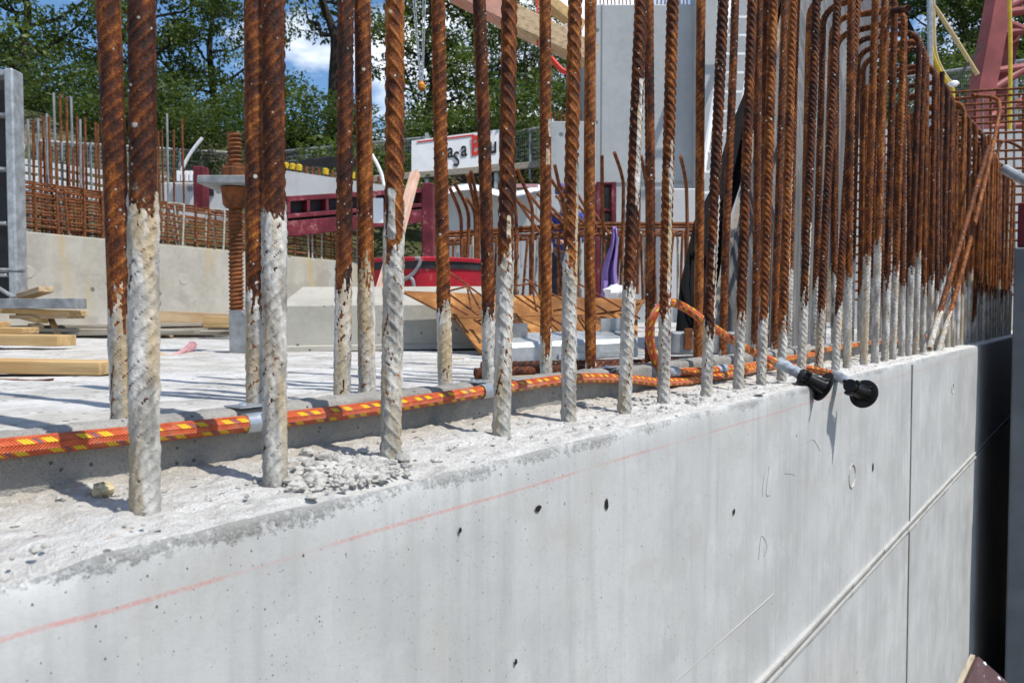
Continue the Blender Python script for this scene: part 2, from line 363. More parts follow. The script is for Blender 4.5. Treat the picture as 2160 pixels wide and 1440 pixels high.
def mk_wallface():
    t = NT('smooth_formed_wall_face')
    b = Vector((.468, .474, .464))
    xyz = t.n('SeparateXYZ', {0: t.oc()}); X, Z = xyz.outputs[0], xyz.outputs[2]
    n1 = t.noise(4.2, 9, .62); n2 = t.noise(34, 6, .62); n3 = t.noise(330, 3, .6)
    col = t.mix(t.ss(n1, .34, .66), tuple(b*.88), tuple(b*1.03)); col = t.mix(t.ss(t.noise(13, 7, .7), .48, .7, 0, .55), col, tuple(b*1.16)); col = t.mix(t.ss(t.noise(120, 5, .75), .53, .72, 0, .38), col, tuple(b*.76)); col = t.mix(t.ss(t.noise(420, 3, .7), .56, .72, 0, .3), col, tuple(b*.7))
    col = t.mix(t.ss(t.noise(1, 5, .6, t.map((42, 42, 2.6))), .46, .72, 0, .42), col, tuple(b*.68))
    col = t.mix(t.ss(t.noise(1, 5, .6, t.map((15, 15, 2.2))), .55, .8, 0, .5), col, (.60, .61, .62))
    col = t.mix(t.ss(n2, .6, .85, 0, .4), col, (.52, .48, .41))
    col = t.mix(t.ss(t.noise(6, 8, .68, None, .8), .54, .66, 0, .32), col, (.40, .385, .345))
    # dark, paste-poor strip under the arris
    g = t.noise(210, 6, .78)
    n9 = t.noise(9, 6, .7)
    gm = t.ss(t.math('ADD', t.math('MULTIPLY', t.math('SUBTRACT', g, .5), 1.7), t.math('ADD', t.math('MULTIPLY', t.math('SUBTRACT', n9, .5), 2.2), t.ss(Z, -.034, -.002, -.9, .18))), -.10, .55)
    col = t.mix(t.math('MULTIPLY', gm, .45), col, (.25, .24, .215))
    # red chalk line snapped along the face
    wob = t.math('MULTIPLY', t.math('SUBTRACT', t.noise(5, 2), .5), .004)
    dz = t.math('ABSOLUTE', t.math('SUBTRACT', t.math('ADD', Z, wob), -.0365))
    brk = t.ss(t.noise(1, 4, .6, t.map((7, 7, 1))), .27, .50)
    chalk = t.math('MULTIPLY', t.ss(t.math('ADD', dz, t.math('MULTIPLY', t.math('SUBTRACT', g, .5), .004)), .0025, .0006), t.math('MULTIPLY', brk, t.ss(n3, .35, .6, .3, 1)))
    near = t.ss(X, .25, 1.3, .52, .40)
    col = t.mix(t.math('MULTIPLY', chalk, near), col, (.56, .17, .14))
    # blow holes of several sizes
    hs = None
    for sc, th, rad in ((24., .95, .075), (70., .90, .10), (150., .86, .13), (320., .84, .17)):
        v = t.n('TexVoronoi', {'Vector': t.map((1.25, 1.25, .8)), 'Scale': sc}); s = t.n('SeparateColor', {0: v.outputs['Color']})
        q = t.math('MULTIPLY', t.ss(v.outputs['Distance'], rad, rad*.55), t.math('GREATER_THAN', s.outputs[0], th))
        hs = q if hs is None else t.math('MAXIMUM', hs, q)
    col = t.mix(t.math('MULTIPLY', hs, .85), col, (.09, .088, .085))
    h = t.math('ADD', t.math('MULTIPLY', n3, .12), t.math('MULTIPLY', n2, .35))
    h = t.math('SUBTRACT', t.math('ADD', h, t.math('MULTIPLY', t.math('MULTIPLY', gm, g), 1.6)), t.math('MULTIPLY', hs, 2.0))
    return t.fin(col, t.ss(n1, .3, .7, .5, .75), h, .0012)
M['wall_face'] = mk_wallface()
def mk_slab():
    t = NT('dusty_slab_concrete')
    n1 = t.noise(1.3, 8, .6); n2 = t.noise(9, 8, .68); n3 = t.noise(90, 5, .7)
    col = t.mix(t.ss(n2, .32, .66), (.33, .32, .295), (.565, .56, .55))
    col = t.mix(t.ss(n1, .45, .7, 0, .4), col, (.50, .44, .34))
    col = t.mix(t.ss(n3, .54, .70, 0, .65), col, (.27, .25, .215))
    v = t.n('TexVoronoi', {'Vector': t.oc(), 'Scale': 62.0}); s = t.n('SeparateColor', {0: v.outputs['Color']})
    sp = t.math('MULTIPLY', t.ss(v.outputs['Distance'], .30, .16), t.math('GREATER_THAN', s.outputs[0], .74))
    col = t.mix(t.math('MULTIPLY', sp, .8), col, (.12, .10, .085))
    return t.fin(col, .9, t.math('ADD', n2, t.math('ADD', t.math('MULTIPLY', n3, .6), t.math('MULTIPLY', sp, .5))), .006)
M['slab'] = mk_slab()
def mk_ground():
    t = NT('earth_and_grass')
    z = t.n('SeparateXYZ', {0: t.oc()}).outputs[2]
    n = t.noise(.9, 8, .65); n2 = t.noise(9, 6, .7)
    e = t.mix(t.ss(n2, .35, .7), (.12, .09, .06), (.24, .20, .15)); g = t.mix(t.ss(n2, .3, .7), (.030, .042, .012), (.105, .105, .04))
    col = t.mix(t.math('MULTIPLY', t.ss(z, .3, 1.2), t.ss(n, .36, .52)), e, g)
    return t.fin(col, .95, n2, .06)
M['ground'] = mk_ground()
def mk_leaf(name, c0, c1):
    t = NT(name)
    n = t.noise(.55, 3, .6); r = t.attr('tone')
    col = t.mix(t.ss(t.math('ADD', t.math('MULTIPLY', n, .6), t.math('MULTIPLY', r, .45)), .3, .8), c0, c1)
    t.fin(col, .5, spec=.35)
    tr = t.n('BsdfTranslucent', {0: t.mix(.5, col, (.16, .22, .02))})
    mx = t.n('MixShader', {0: .33}); t.t.links.new(t.b.outputs[0], mx.inputs[1]); t.t.links.new(tr.outputs[0], mx.inputs[2])
    t.t.links.new(mx.outputs[0], t.out.inputs[0]); return t.m
M['leaf'] = mk_leaf('broad_leaf_green', (.025, .052, .012), (.115, .175, .034))
M['leaf_dark'] = mk_leaf('deep_leaf_green', (.018, .042, .013), (.075, .120, .028))
def mk_hose():
    t = NT('braided_orange_hose')
    s = t.attr('hs'); v = t.attr('ht')
    rows = t.math('MULTIPLY', v, 10.0); row = t.math('FLOOR', rows); fr = t.math('FRACT', rows)
    par = t.math('MODULO', row, 2.0); sg = t.math('SUBTRACT', 1.0, t.math('MULTIPLY', par, 2.0))
    k = t.math('ADD', t.math('MULTIPLY', s, 1/.0028), t.math('MULTIPLY', t.math('MULTIPLY', fr, sg), 1.9))
    i = t.math('FLOOR', k); f = t.math('FRACT', k)
    gi = t.math('FLOORED_MODULO', t.math('ADD', i, t.math('MULTIPLY', row, 3.5)), 15.0)
    inn = lambda a, b: t.math('MULTIPLY', t.math('GREATER_THAN', gi, a-.5), t.math('LESS_THAN', gi, b+.5))
    yel = t.math('MULTIPLY', t.math('MAXIMUM', inn(0, 3), inn(6, 9)), par)
    pur = t.math('MULTIPLY', inn(4, 5), par)
    vary = t.noise(90, 3)
    base = t.mix(t.ss(vary, .35, .7), (.52, .075, .018), (.70, .135, .04))
    col = t.mix(yel, base, (.80, .50, .012)); col = t.mix(pur, col, (.16, .10, .13))
    col = t.mix(t.ss(t.noise(38, 6, .7), .52, .72, 0, .45), col, (.50, .43, .34))
    gap = t.math('MULTIPLY', t.math('MULTIPLY', f, t.math('SUBTRACT', 1.0, f)), 4.0)
    gap2 = t.math('MULTIPLY', t.math('MULTIPLY', fr, t.math('SUBTRACT', 1.0, fr)), 4.0)
    hh = t.math('MULTIPLY', t.math('POWER', gap, .5), t.math('POWER', gap2, .4))
    col = t.mix(t.ss(hh, .55, .1, 0, .7), col, (.20, .03, .008))
    return t.fin(col, .42, hh, .0016, 1, 0, .45)
M['hose'] = mk_hose()

# ------------------------------------------------------------------ terrain
def terrain():
    nr, na = 90, 160
    rs = np.concatenate([np.linspace(0.05, 22, 62), np.geomspace(23, 900, 28)]); az = np.linspace(-math.pi, math.pi, na)
    R, A = np.meshgrid(rs, az, indexing='ij'); X = R*np.cos(A); Y = R*np.sin(A)
    front = sstep(-.55, -.1, A)*sstep(2.6, 2.0, A)
    hill = sstep(12.5, 20.5, R)*4.7 + sstep(20, 60, R)*3.2
    base = np.where(Y > 1.4, -.06, -2.3)
    base = base*(1-sstep(11, 14, R)*front)
    z = base + hill*front + (fbm(X*.5, Y*.5, 3)-.5)*.5*sstep(12, 15, R)
    V = np.stack([X, Y, z], -1).reshape(-1, 3)
    o = link('ground', fast_mesh('ground', V, gridF(nr, na), [M['ground']])); tag(o, kind='structure')
terrain()
# slab
def slab():
    xs = np.concatenate([np.linspace(-4, -.5, 8), np.linspace(-.4, 6, 200), np.linspace(6.4, 14, 14)]); ys = np.concatenate([np.linspace(.69, 3.5, 120), np.linspace(3.7, 13, 40)])
    X, Y = np.meshgrid(xs, ys, indexing='ij')
    Z = .022 + (fbm(X*9, Y*9, 5)-.5)*.006 + (fbm(X*30, Y*30, 6)-.5)*.003
    n = X.size; V = np.stack([X, Y, Z], -1).reshape(-1, 3)
    o = link('slab', fast_mesh('slab', V, gridF(len(xs), len(ys)), [M['slab']])); tag(o, kind='structure')
slab()

# ------------------------------------------------------------------ the concrete wall
YF = .478
def wall():
    xs = np.concatenate([np.linspace(-1.5, -.05, 30), np.arange(-.02, 1.3, .0042), np.geomspace(1.306, 9.0, 300)])
    zc = np.concatenate([np.linspace(-2.4, -.75, 12), np.linspace(-.72, -.05, 62), np.linspace(-.045, -.001, 16)])
    yc = np.concatenate([np.linspace(.001, .045, 14), np.linspace(.049, .20, 44)])
    m = len(zc)+len(yc)
    a0 = np.concatenate([np.zeros(len(zc)), yc]); b0 = np.concatenate([-zc, np.zeros(len(yc))])
    Xg = np.repeat(xs[:, None], m, 1); a = np.repeat(a0[None], len(xs), 0); b = np.repeat(b0[None], len(xs), 0)
    dist = a+b
    ra = .006+.012*fbm(xs*7, xs*0, 1)**2 + .014*sstep(.75, .62, vn(xs*3.1, xs*0+4, 8))*sstep(.6, .1, xs) + .012*np.clip(vn(xs*22, xs*0, 4)-.72, 0, 1)
    ra = ra[:, None]
    g = .42*ra*np.exp(-dist/ra*.9)
    topw = (np.arange(m) >= len(zc))[None, :]
    rough = (fbm(Xg*38, a*38, 11)-.5)*.0066 + (fbm(Xg*105, a*105, 21)-.5)*.0050 + (fbm(Xg*7, a*9, 31)-.5)*.008
    Z = -b - g - topw*0 + np.where(topw, rough*sstep(0, .012, a), (fbm(Xg*60, b*60, 2)-.5)*.0012*sstep(.05, .0, b))
    Y = YF + a + g + np.where(topw, 0, (fbm(Xg*2.2, b*3, 9)-.5)*.003)
    Z = Z + np.where(topw, sstep(.12, .20, a)*.006, 0)
    V = np.stack([Xg, Y, Z], -1).reshape(-1, 3); F = gridF(len(xs), m)[:, ::-1]
    j = F.min(1) % m; mi = np.where(j >= len(zc)+1, 1, 0)
    w = link('concrete_wall', fast_mesh('concrete_wall', V, F, [M['wall_face'], M['wall_top']], mi))
    tag(w, 'long grey concrete wall in the foreground with rebar rising from its top', 'concrete wall')
    # back and underside so that the wall is solid
    MB().box(-1.5, YF+.19, -2.4, 9, YF+.33, .012).build('wall_core', M['wall_face'], w)
    # formwork seams
    p = onY(1921, 900, YF); xj = p.x
    jz = onY(1919, 1105, YF).z
    M['seam'] = concrete('seam_concrete', (.27, .26, .235), .7, 3, 60, .8, .001, streak=False)
    MB().box(xj-.004, YF-.0035, -2.3, xj+.004, YF+.01, -.012).build('formwork_seam', M['seam'], w)
    M['seam_lip'] = concrete('seam_lip_concrete', (.43, .43, .415), .8, 3, 60, .85, .001, streak=False)
    for dz, hh, pr in ((.011, .006, .0055), (-.010, .006, .0055), (0, .008, .0022)):
        s = MB(); n = 60; X = np.linspace(-1.4, 8.5, n)
        for q in range(n-1):
            k = random.uniform(.8, 1.2)
            s.box(X[q], YF-pr*k-.002, jz+dz-hh*k/2, X[q+1]+.001, YF+.01, jz+dz+hh*k/2)
        s.build('formwork_seam', M['seam'] if dz == 0 else M['seam_lip'], w)
    # tie-hole cones filled with mortar
    for px, py, r in ((1797, 1003, .030), (2009, 818, .022)):
        p = onY(px, py, YF)
        t = MB(); t.lathe((p.x, YF+.004, p.z), (0, -1, 0), [(0, r), (.006, r*1.0), (.0065, r*.9), (.003, r*.82), (.002, r*.3), (.0021, .0005)], 28)
        o = t.build('tie_hole', M['stone'], w, True)
    for px, py, rx, rz in ((1133, 1070, .0058, .0036), (1277, 1062, .0042, .0068), (1085, 1394, .0025, .0035), (967, 1117, .0026, .0025), (1546, 1078, .004, .006), (1840, 985, .006, .013)):
        p = onY(px, py, YF); t = MB(); n = 14; vs = []
        for k in range(n):
            q = 2*math.pi*k/n; c = random.uniform(.75, 1.15); vs.append((p.x+rx*c*math.cos(q), YF-.0022, p.z+rz*c*math.sin(q)))
        t.add(vs, [tuple(range(n))]); t.build('blow_hole', M['black_text'], w)
wall()
def wall_marks():
    w = bpy.data.objects['concrete_wall']
    for (p, q, wd_, m) in (((1415, 1445), (1632, 1252), .0016, 'seam_lip')  ,):
        a, b = onY(*p, YF), onY(*q, YF); MB().beam(a, b, .0022, wd_, up=(0, 0, 1) if abs(p[0]-q[0]) > 5 else (1, 0, 0)).build('panel_print', M[m], w)
    for P in (((1608, 1048), (1612, 1000), (1622, 985), (1616, 1040), (1626, 1044)), ((1600, 1180), (1606, 1130), (1618, 1150), (1612, 1172)), ((1700, 935), (1716, 928), (1730, 950)), ((1655, 998), (1672, 1000), (1676, 1004))):
        MB().tube(cr_spline([onY(a, b, YF-.0003) for a, b in P], 5), .0003, 5).build('pencil_mark', M['grey_steel'], w)
# kerb upstand between the two rows
def kerb():
    xs = np.concatenate([np.linspace(-1.4, 0, 20), np.arange(.02, 1.6, .006), np.geomspace(1.61, 8.5, 160)])
    prof = [(.667, -.02), (.6665, 0), (.666, .012), (.6655, .024), (.665, .036), (.665, .045), (.667, .050), (.672, .052), (.680, .053), (.690, .053), (.698, .052), (.702, .049), (.703, .03), (.703, -.02)]
    pr = np.array(prof); m = len(prof)
    X = np.repeat(xs[:, None], m, 1); Y = np.repeat(pr[None, :, 0], len(xs), 0); Z = np.repeat(pr[None, :, 1], len(xs), 0)
    d = (fbm(X*45, Z*60+Y*60, 41)-.5)*.0045 + (fbm(X*160, Z*160+Y*160, 43)-.5)*.0022
    Y = Y + d*(Z < .05); Z = Z + d*(Z > .044)*.9
    F = gridF(len(xs), m)
    o = link('kerb_upstand', fast_mesh('kerb_upstand', np.stack([X, Y, Z], -1).reshape(-1, 3), F, [M['kerb']]))
    tag(o, 'low gritty dark grey concrete upstand running between the two rows of rebar', 'kerb')
kerb()
wall_marks()

# ------------------------------------------------------------------ rebar
def sweep_rebar(name, pts, r, n=36, ds=.003, pitch=.0125, slant=1.0, th0=0.3, zc=.2, crust=1.0, thick=.0012, streak=None, seed=0, zjit=.06, chip=.5, ribh=.15, ribw=1.0):
    P = np.array([tuple(p) for p in pts], float)
    seg = np.linalg.norm(np.diff(P, axis=0), axis=1); L = np.concatenate([[0], np.cumsum(seg)])
    ns = max(4, int(L[-1]/ds)); s = np.linspace(0, L[-1], ns)
    C = np.stack([np.interp(s, L, P[:, k]) for k in range(3)], 1)
    T = np.gradient(C, axis=0); T /= np.linalg.norm(T, axis=1)[:, None]
    N = np.zeros_like(T); ref = np.array([1., 0, 0]); nrm = ref-T[0]*ref.dot(T[0])
    nrm /= np.linalg.norm(nrm); N[0] = nrm
    for i in range(1, ns):
        nrm = nrm-T[i]*nrm.dot(T[i]); nrm /= np.linalg.norm(nrm); N[i] = nrm
    B = np.cross(T, N)
    th = np.linspace(0, 2*math.pi, n, endpoint=False)
    SS, TH = np.meshgrid(s, th, indexing='ij')
    Z = np.repeat(C[:, 2][:, None], n, 1)
    q = (TH-th0) % (2*math.pi); side = q > math.pi; qq = np.where(side, q-math.pi, q)
    cres = sstep(.12, .55, np.sin(qq))
    sl = np.where(side, -slant, slant)*r*1.35*(qq-math.pi/2)/1.2
    ph = ((SS+sl+np.where(side, pitch*.5, 0))/pitch) % 1.0
    pulse = np.exp(-(np.where(ph < .5, (ph-.5)/(.075*ribw), (ph-.5)/(.125*ribw)))**2)
    rib = cres*pulse
    lon = np.exp(-(np.minimum(np.minimum(q, 2*math.pi-q), abs(q-math.pi))/.15)**2)
    rad = r*(.94) + r*ribh*rib + r*.11*lon + (fbm(np.cos(TH)*3+SS*60, np.sin(TH)*3+SS*20, seed)-.5)*r*.05
    cx, sx = np.cos(TH), np.sin(TH)
    nz1 = fbm(cx*1.6+seed*3.1, SS*22+sx*1.6, seed+5); nz2 = fbm(cx*4+seed, SS*110+sx*4, seed+9, 2); nz3 = vn(cx*9+seed, SS*260+sx*9, seed+2)
    e = zc + (nz1-.5)*zjit*2.2 + (nz3-.5)*.012 - Z
    c = sstep(-.004, .012, e)*crust
    if streak:
        for (t0, w, z0, z1) in streak:
            dth = np.abs((TH-t0+math.pi) % (2*math.pi)-math.pi)
            w_ = w*(.55+.9*vn(SS*40, SS*0, seed+3))
            k = sstep(w_, w_*.55, dth)*sstep(z0-.008, z0+.008, Z)*sstep(z1+.008, z1-.008, Z)
            c = np.maximum(c, k)
    # chipped places along the ribs where rust shows again
    ch = sstep(.60, .72, nz2*.55+rib*.22+nz1*.33-.02+.10*(chip-.5)) if chip > 0 else 0
    c = c*(1-ch*.95*(Z > .02)) if chip > 0 else c
    rad = rad + c*(thick*(.15+.9*nz1)+ (nz2-.40)*.0026*(thick/.0012) + (nz3-.5)*.0009)
    V = C[:, None, :]+rad[..., None]*(np.cos(TH)[..., None]*N[:, None, :]+np.sin(TH)[..., None]*B[:, None, :])
    V = V.reshape(-1, 3); F = gridF(ns, n, True)[:, ::-1]
    k = len(V); V = np.concatenate([V, C[:1], C[-1:]])
    caps = []
    for base, cen, fl in ((0, k, 0), ((ns-1)*n, k+1, 1)):
        for j in range(0, n, 2):
            a_, b_, d_ = base+j, base+(j+1) % n, base+(j+2) % n
            caps.append((cen, a_, b_, d_) if fl else (cen, d_, b_, a_))
    F = np.concatenate([F, np.array(caps, np.int32)])
    z0 = np.zeros(2)
    return fast_mesh(name, V, F, [M['rust']], attrs={'crust': np.concatenate([np.maximum(c, .36*crust*sstep(-.075, -.005, e)*sstep(.010, -.002, e)*(.55+.9*nz2)).ravel(), z0]), 'rib': np.concatenate([(rib+lon*.7).ravel(), z0])})

TOPZ = 1.15
def straight(name, foot, top_px, Yb, r, **kw):
    t = onY(top_px, 0, Yb); d = (t-foot)
    top = foot+d*((TOPZ-foot.z)/d.z)
    low = foot-d*(.05/d.z)
    org = Vector((foot.x, foot.y, 0))
    bow = Vector((random.uniform(-1, 1), random.uniform(-1, 1), 0))*.0025
    pts = [low+(top-low)*k/12-org+bow*math.sin(math.pi*k/12*2) for k in range(13)]
    o = link(name, sweep_rebar(name, pts, r, **kw)); o.location = org
    return o
# front row: foot pixel, pixel of the axis at the top of the frame, height of the crust, rib slant, angle of the long rib, cement streaks
FR = [
 (305, 1080, 297, .222, 1, 2.35+math.pi, .0013, None, 'thick leftmost bar of the front row, white crust nearly half way up'),
 (580, 1022, 577, .235, 1, 2.0+math.pi, .0012, None, 'second front-row bar from the left, white crust stained ochre at its top'),
 (822, 968, 830, .226, -1, 3.0+math.pi, .0016, [(3.7, .5, .22, .27)], 'third front-row bar from the left, lumpy crust with ochre right flank'),
 (1057, 920, 1074, .225, -1, 2.85+math.pi, .0016, [(4.2, .5, .235, .262)], 'fourth front-row bar from the left, thick lumpy crust swelling at the foot'),
 (1200, 888, 1213, .222, -1, 2.75+math.pi, .0013, [(4.95, .42, .2, .36)], 'fifth front-row bar from the left, white streak down its right edge'),
 (1317, 868, 1352, .210, -1, 2.65+math.pi, .0011, [(4.35, .5, .31, .50), (4.9, .3, .30, .42)], 'sixth front-row bar from the left, isolated white drip high up its shaft'),
 (1400, 850, 1418, .150, -1, 2.6+math.pi, .0011, [(4.25, .55, .18, .43)], 'seventh front-row bar from the left, orange hose looped behind it'),
 (1490, 835, 1525, .125, -1, 2.55+math.pi, .0010, [(4.75, .3, .14, .36), (4.1, .25, .20, .27)], 'eighth front-row bar from the left, cement freckles on every rib'),
 (1557, 820, 1587, .150, -1, 2.5+math.pi, .0010, None, 'ninth front-row bar from the left, orange and clean above a short crust'),
 (1605, 812, 1632, .165, -1, 2.5+math.pi, .0010, [(5.2, .2, .2, .3)], 'tenth front-row bar from the left, mottled crust edge'),
 (1648, 804, 1673, .120, -1, 2.45+math.pi, .0010, [(4.9, .25, .2, .5)], 'eleventh front-row bar from the left, beside the silver hose tape'),
 (1690, 796, 1722, .185, -1, 2.4+math.pi, .0010, [(4.6, .4, .18, .36)], 'twelfth front-row bar from the left, behind the first black nozzle'),
 (1727, 789, 1765, .155, -1, 2.4+math.pi, .0010, None, 'thirteenth front-row bar from the left, just behind the nozzle flange'),
 (1762, 781, 1808, .170, -1, 2.4+math.pi, .0010, None, 'fourteenth front-row bar from the left, above the second black nozzle'),
]
GF = 'ribbed bars of the front row'; GB = 'ribbed bars of the rear row'
for i, (fx, fy, tx, zc, sl, th0, tk, stx, lab) in enumerate(FR):
    ft = onZ(fx, fy, 0.0); near = i < 6
    o = straight('rebar', ft, tx, ft.y, .0094, n=44 if near else 30, ds=.0016 if near else .0022, slant=sl, th0=th0-2*math.pi, zc=zc, thick=tk, streak=stx, seed=i*7+1, ribw=1.0 if near else 1.35, ribh=.15 if near else .18, pitch=.0108 if i < 2 else (.0150 if i < 5 else .0132), chip=.4 if i < 2 else .65, zjit=.022 if i < 2 else .05)
    tag(o, 'rusty rebar, '+lab, 'rebar', GF)
XF = [onZ(f[0], f[1], 0).x for f in FR]; print('front X', [round(x, 3) for x in XF], [round(onZ(f[0], f[1], 0).y, 3) for f in FR])
YB = .765
RR = [
 (260, 885, 226, .150, 'leftmost rear-row bar, leaning, rust almost to its crusted foot'),
 (541, 850, 536, .165, 'second rear-row bar from the left, half hidden behind the crusted front bar'),
 (720, 835, 729, .185, 'third rear-row bar from the left, crust with rusty rib marks'),
 (774, 828, 764, .19, 'fourth rear-row bar from the left, close beside its neighbour'),
 (940, 812, 924, .175, 'fifth rear-row bar from the left, in front of the rusty steel sheet'),
 (1031, 805, 1012, .155, 'sixth rear-row bar from the left, bright orange with wavy outline'),
 (1152, 795, 1150, .10, 'seventh rear-row bar from the left, white splashes on its upper shaft'),
 (1248, 783, 1243, .055, 'eighth rear-row bar from the left, rust down to its speckled foot'),
 (1369, 776, 1371, .02, 'ninth rear-row bar from the left, plain rust beside the hose loop'),
 (1471, 770, 1480, .02, 'tenth rear-row bar from the left, in front of the black tarpaulin'),
 (1525, 766, 1549, .045, 'eleventh rear-row bar from the left, before the tarpaulin edge'),
 (1590, 760, 1603, .06, 'twelfth rear-row bar from the left, seen between the ninth and tenth front bars'),
 (1632, 755, 1655, .04, 'thirteenth rear-row bar from the left, before the grey plywood'),
]
for i, (fx, fy, tx, zc, lab) in enumerate(RR):
    f = onY(fx, fy, YB); f.z = .022; near = i < 7
    st = [(4.2, .5, .40, .43), (4.6, .4, .45, .48)] if i == 6 else None
    o = straight('rebar', f, tx, YB, .0104, n=36 if near else 26, ds=.0018 if near else .0024, slant=(.75, .6, .9)[i % 3], ribh=.115, th0=2.2+.25*(i % 3)-math.pi+(0 if i % 2 else .4), zc=zc, thick=.0009, streak=st, seed=i*11+101, pitch=.0138, chip=.75, zjit=.05)
    tag(o, 'rusty rebar, '+lab, 'rebar', GB)
print('rear X', [round(onY(f[0], f[1], YB).x, 3) for f in RR])
# hairpins further along
def hairpin_mesh(k):
    yf, yb = .545, YB; h = TOPZ+random.uniform(-.015, .02); R = .055
    ln = random.uniform(-.02, .05); pts = []
    for z in np.linspace(-.05, h-R, 10): pts.append((ln*z, yf-.35+0*z, z))
    yf0 = yf-.35; yb0 = yb-.35
    for a in np.linspace(0, math.pi/2, 8)[1:]: pts.append((ln*h, yf0+R-R*math.cos(a), h-R+R*math.sin(a)))
    for a in np.linspace(0, math.pi/2, 8): pts.append((ln*h*.6, yb0-R+R*math.sin(a), h-R+R*math.cos(a)))
    for z in np.linspace(h-R, -.03, 10)[1:]: pts.append((ln*z*.5, yb0, z))
    return sweep_rebar('hairpin_rebar', pts, .0098, n=20, ds=.0018, pitch=.0135, ribh=.21, ribw=1.5, slant=-1, th0=2.4+k*.35, zc=.25+.05*(k % 3), thick=.0009, seed=300+k, chip=.35, zjit=.06, streak=[(5.0+.2*k, .25, .3, .75)] if k % 2 == 0 else None)
HM = [hairpin_mesh(k) for k in range(5)]
x = 2.18; k = 0; HP = []
while x < 6.6:
    o = link('hairpin_rebar', HM[k % 5]); o.location = (x, .35, 0); o.rotation_euler = (random.uniform(-.012, .012), random.uniform(-.02, .03), random.uniform(-.10, .10))
    near = ['first', 'second', 'third', 'fourth', 'fifth', 'sixth', 'seventh', 'eighth']
    if k < 8: tag(o, f'rusty hairpin rebar, {near[k]} of the bent-over row counted from the camera end', 'rebar', 'hairpin bars along the wall')
    else: tag(o, f'white-footed hairpin rebar at the far end, {nth(k)} hairpin counted from the camera', 'rebar', 'far hairpin bars along the wall')
    HP.append(o); x += random.uniform(.125, .16); k += 1
# straight bars standing between the hairpins
SM = []
for k in range(3):
    pts = [Vector((.01*math.sin(z*3+k), 0, z)) for z in np.linspace(-.04, 1.0+.07*k, 12)]
    SM.append(sweep_rebar('rebar', pts, .0095, n=18, ds=.0018, pitch=.0135, ribh=.21, ribw=1.5, slant=-1, th0=1+k, zc=.12+.08*k, seed=400+k, thick=.0009, chip=.4))
for k in range(16):
    x = 2.30+k*.245+random.uniform(-.04, .04)
    o = link('rebar', SM[k % 3]); o.location = (x, random.uniform(.53, .57) if k % 2 else random.uniform(.74, .80), 0); o.rotation_euler = (random.uniform(-.02, .02), random.uniform(-.03, .06), random.uniform(0, 6))
    tag(o, f'straight rusty rebar between the far hairpins, {nth(k)} of its kind from the camera', 'rebar', 'straight bars between the hairpins')
# three bars out of line
def lone(name, pixY, r, label, **kw):
    P = [onY(a, b, c) for a, b, c in pixY]; org = P[0].copy()
    # smooth the corner by Chaikin subdivision
    for _ in range(3):
        Q = [P[0]]
        for a, b in zip(P, P[1:]): Q += [a*.75+b*.25, a*.25+b*.75]
        P = Q+[P[-1]]
    o = link(name, sweep_rebar(name, [p-org for p in P], r, n=20, ds=.0018, pitch=.0135, ribh=.2, ribw=1.5, **kw)); o.location = org
    return tag(o, label, 'rebar')
lone('hooked_rebar', [(1978, 745, .52), (2040, 540, .50), (2112, 235, .47), (2105, 205, .50), (2052, 201, .60)], .0095, 'tall hooked rebar leaning out in front of the far hairpins', slant=-1, th0=2.4, zc=.14, thick=.0006, seed=501)
lone('leaning_rebar', [(1960, 735, .50), (2085, 310, .46)], .0105, 'straight rebar leaning diagonally across the far hairpins', slant=-1, th0=2.4, zc=.13, thick=.0006, seed=502)
lone('bent_rebar', [(2085, 420, .62), (2105, 310, .60), (2120, 292, .56), (2175, 325, .46)], .0095, 'short rebar arching out to the right above the grey pipe', slant=-1, th0=2.4, zc=-1, seed=503)
a, b = onY(1787, 34, .80), onY(1915, 19, .46)
o = link('cross_bar', sweep_rebar('cross_bar', [Vector((0, 0, 0)), b-a], .0098, n=22, ds=.0034, zc=-1, seed=505)); o.location = a
tag(o, 'short rusty cross bar laid over the tops of the nearest hairpins', 'rebar')
# bars lying on the slab
for (q0, q1, r, lab) in (((1003, 787), (1420, 772), .0105, 'nearer of two rusty bars lying on the slab behind the upstand'), ((1015, 772), (1430, 764), .0098, 'farther of two rusty bars lying on the slab behind the upstand')):
    a, b = onZ(*q0, .022+r+.002), onZ(*q1, .022+r+.002)
    o = link('loose_rebar', sweep_rebar('loose_rebar', [Vector((0, 0, 0)), b-a], r, n=24, ds=.0034, pitch=.013, zc=-1, seed=int(q0[0]))); o.location = a
    tag(o, lab, 'rebar', 'loose bars on the slab')

# ------------------------------------------------------------------ hoses, clips, nozzles
HR = .0081
def hose(pts, label):
    C = np.array([tuple(p) for p in cr_spline(pts)]); seg = np.linalg.norm(np.diff(C, axis=0), axis=1); L = np.concatenate([[0], np.cumsum(seg)])
    ns = int(L[-1]/.006); s = np.linspace(0, L[-1], ns); C = np.stack([np.interp(s, L, C[:, k]) for k in range(3)], 1)
    T = np.gradient(C, axis=0); T /= np.linalg.norm(T, axis=1)[:, None]; n = 25
    nrm = np.array([0, 0, 1.])-T[0]*T[0][2]; nrm /= np.linalg.norm(nrm); N = np.zeros_like(T)
    for i in range(ns): nrm = nrm-T[i]*nrm.dot(T[i]); nrm /= np.linalg.norm(nrm); N[i] = nrm
    B = np.cross(T, N); th = np.linspace(0, 2*math.pi, n)
    V = C[:, None]+HR*(np.cos(th)[None, :, None]*N[:, None]+np.sin(th)[None, :, None]*B[:, None])
    org = C[0]
    o = link('orange_hose', fast_mesh('orange_hose', V.reshape(-1, 3), gridF(ns, n)[:, ::-1], [M['hose']], attrs={'hs': np.repeat(s, n), 'ht': np.tile(th/(2*math.pi)*.9999, ns)}))
    return tag(o, label, 'hose')
HY, HZ = .6545, .042
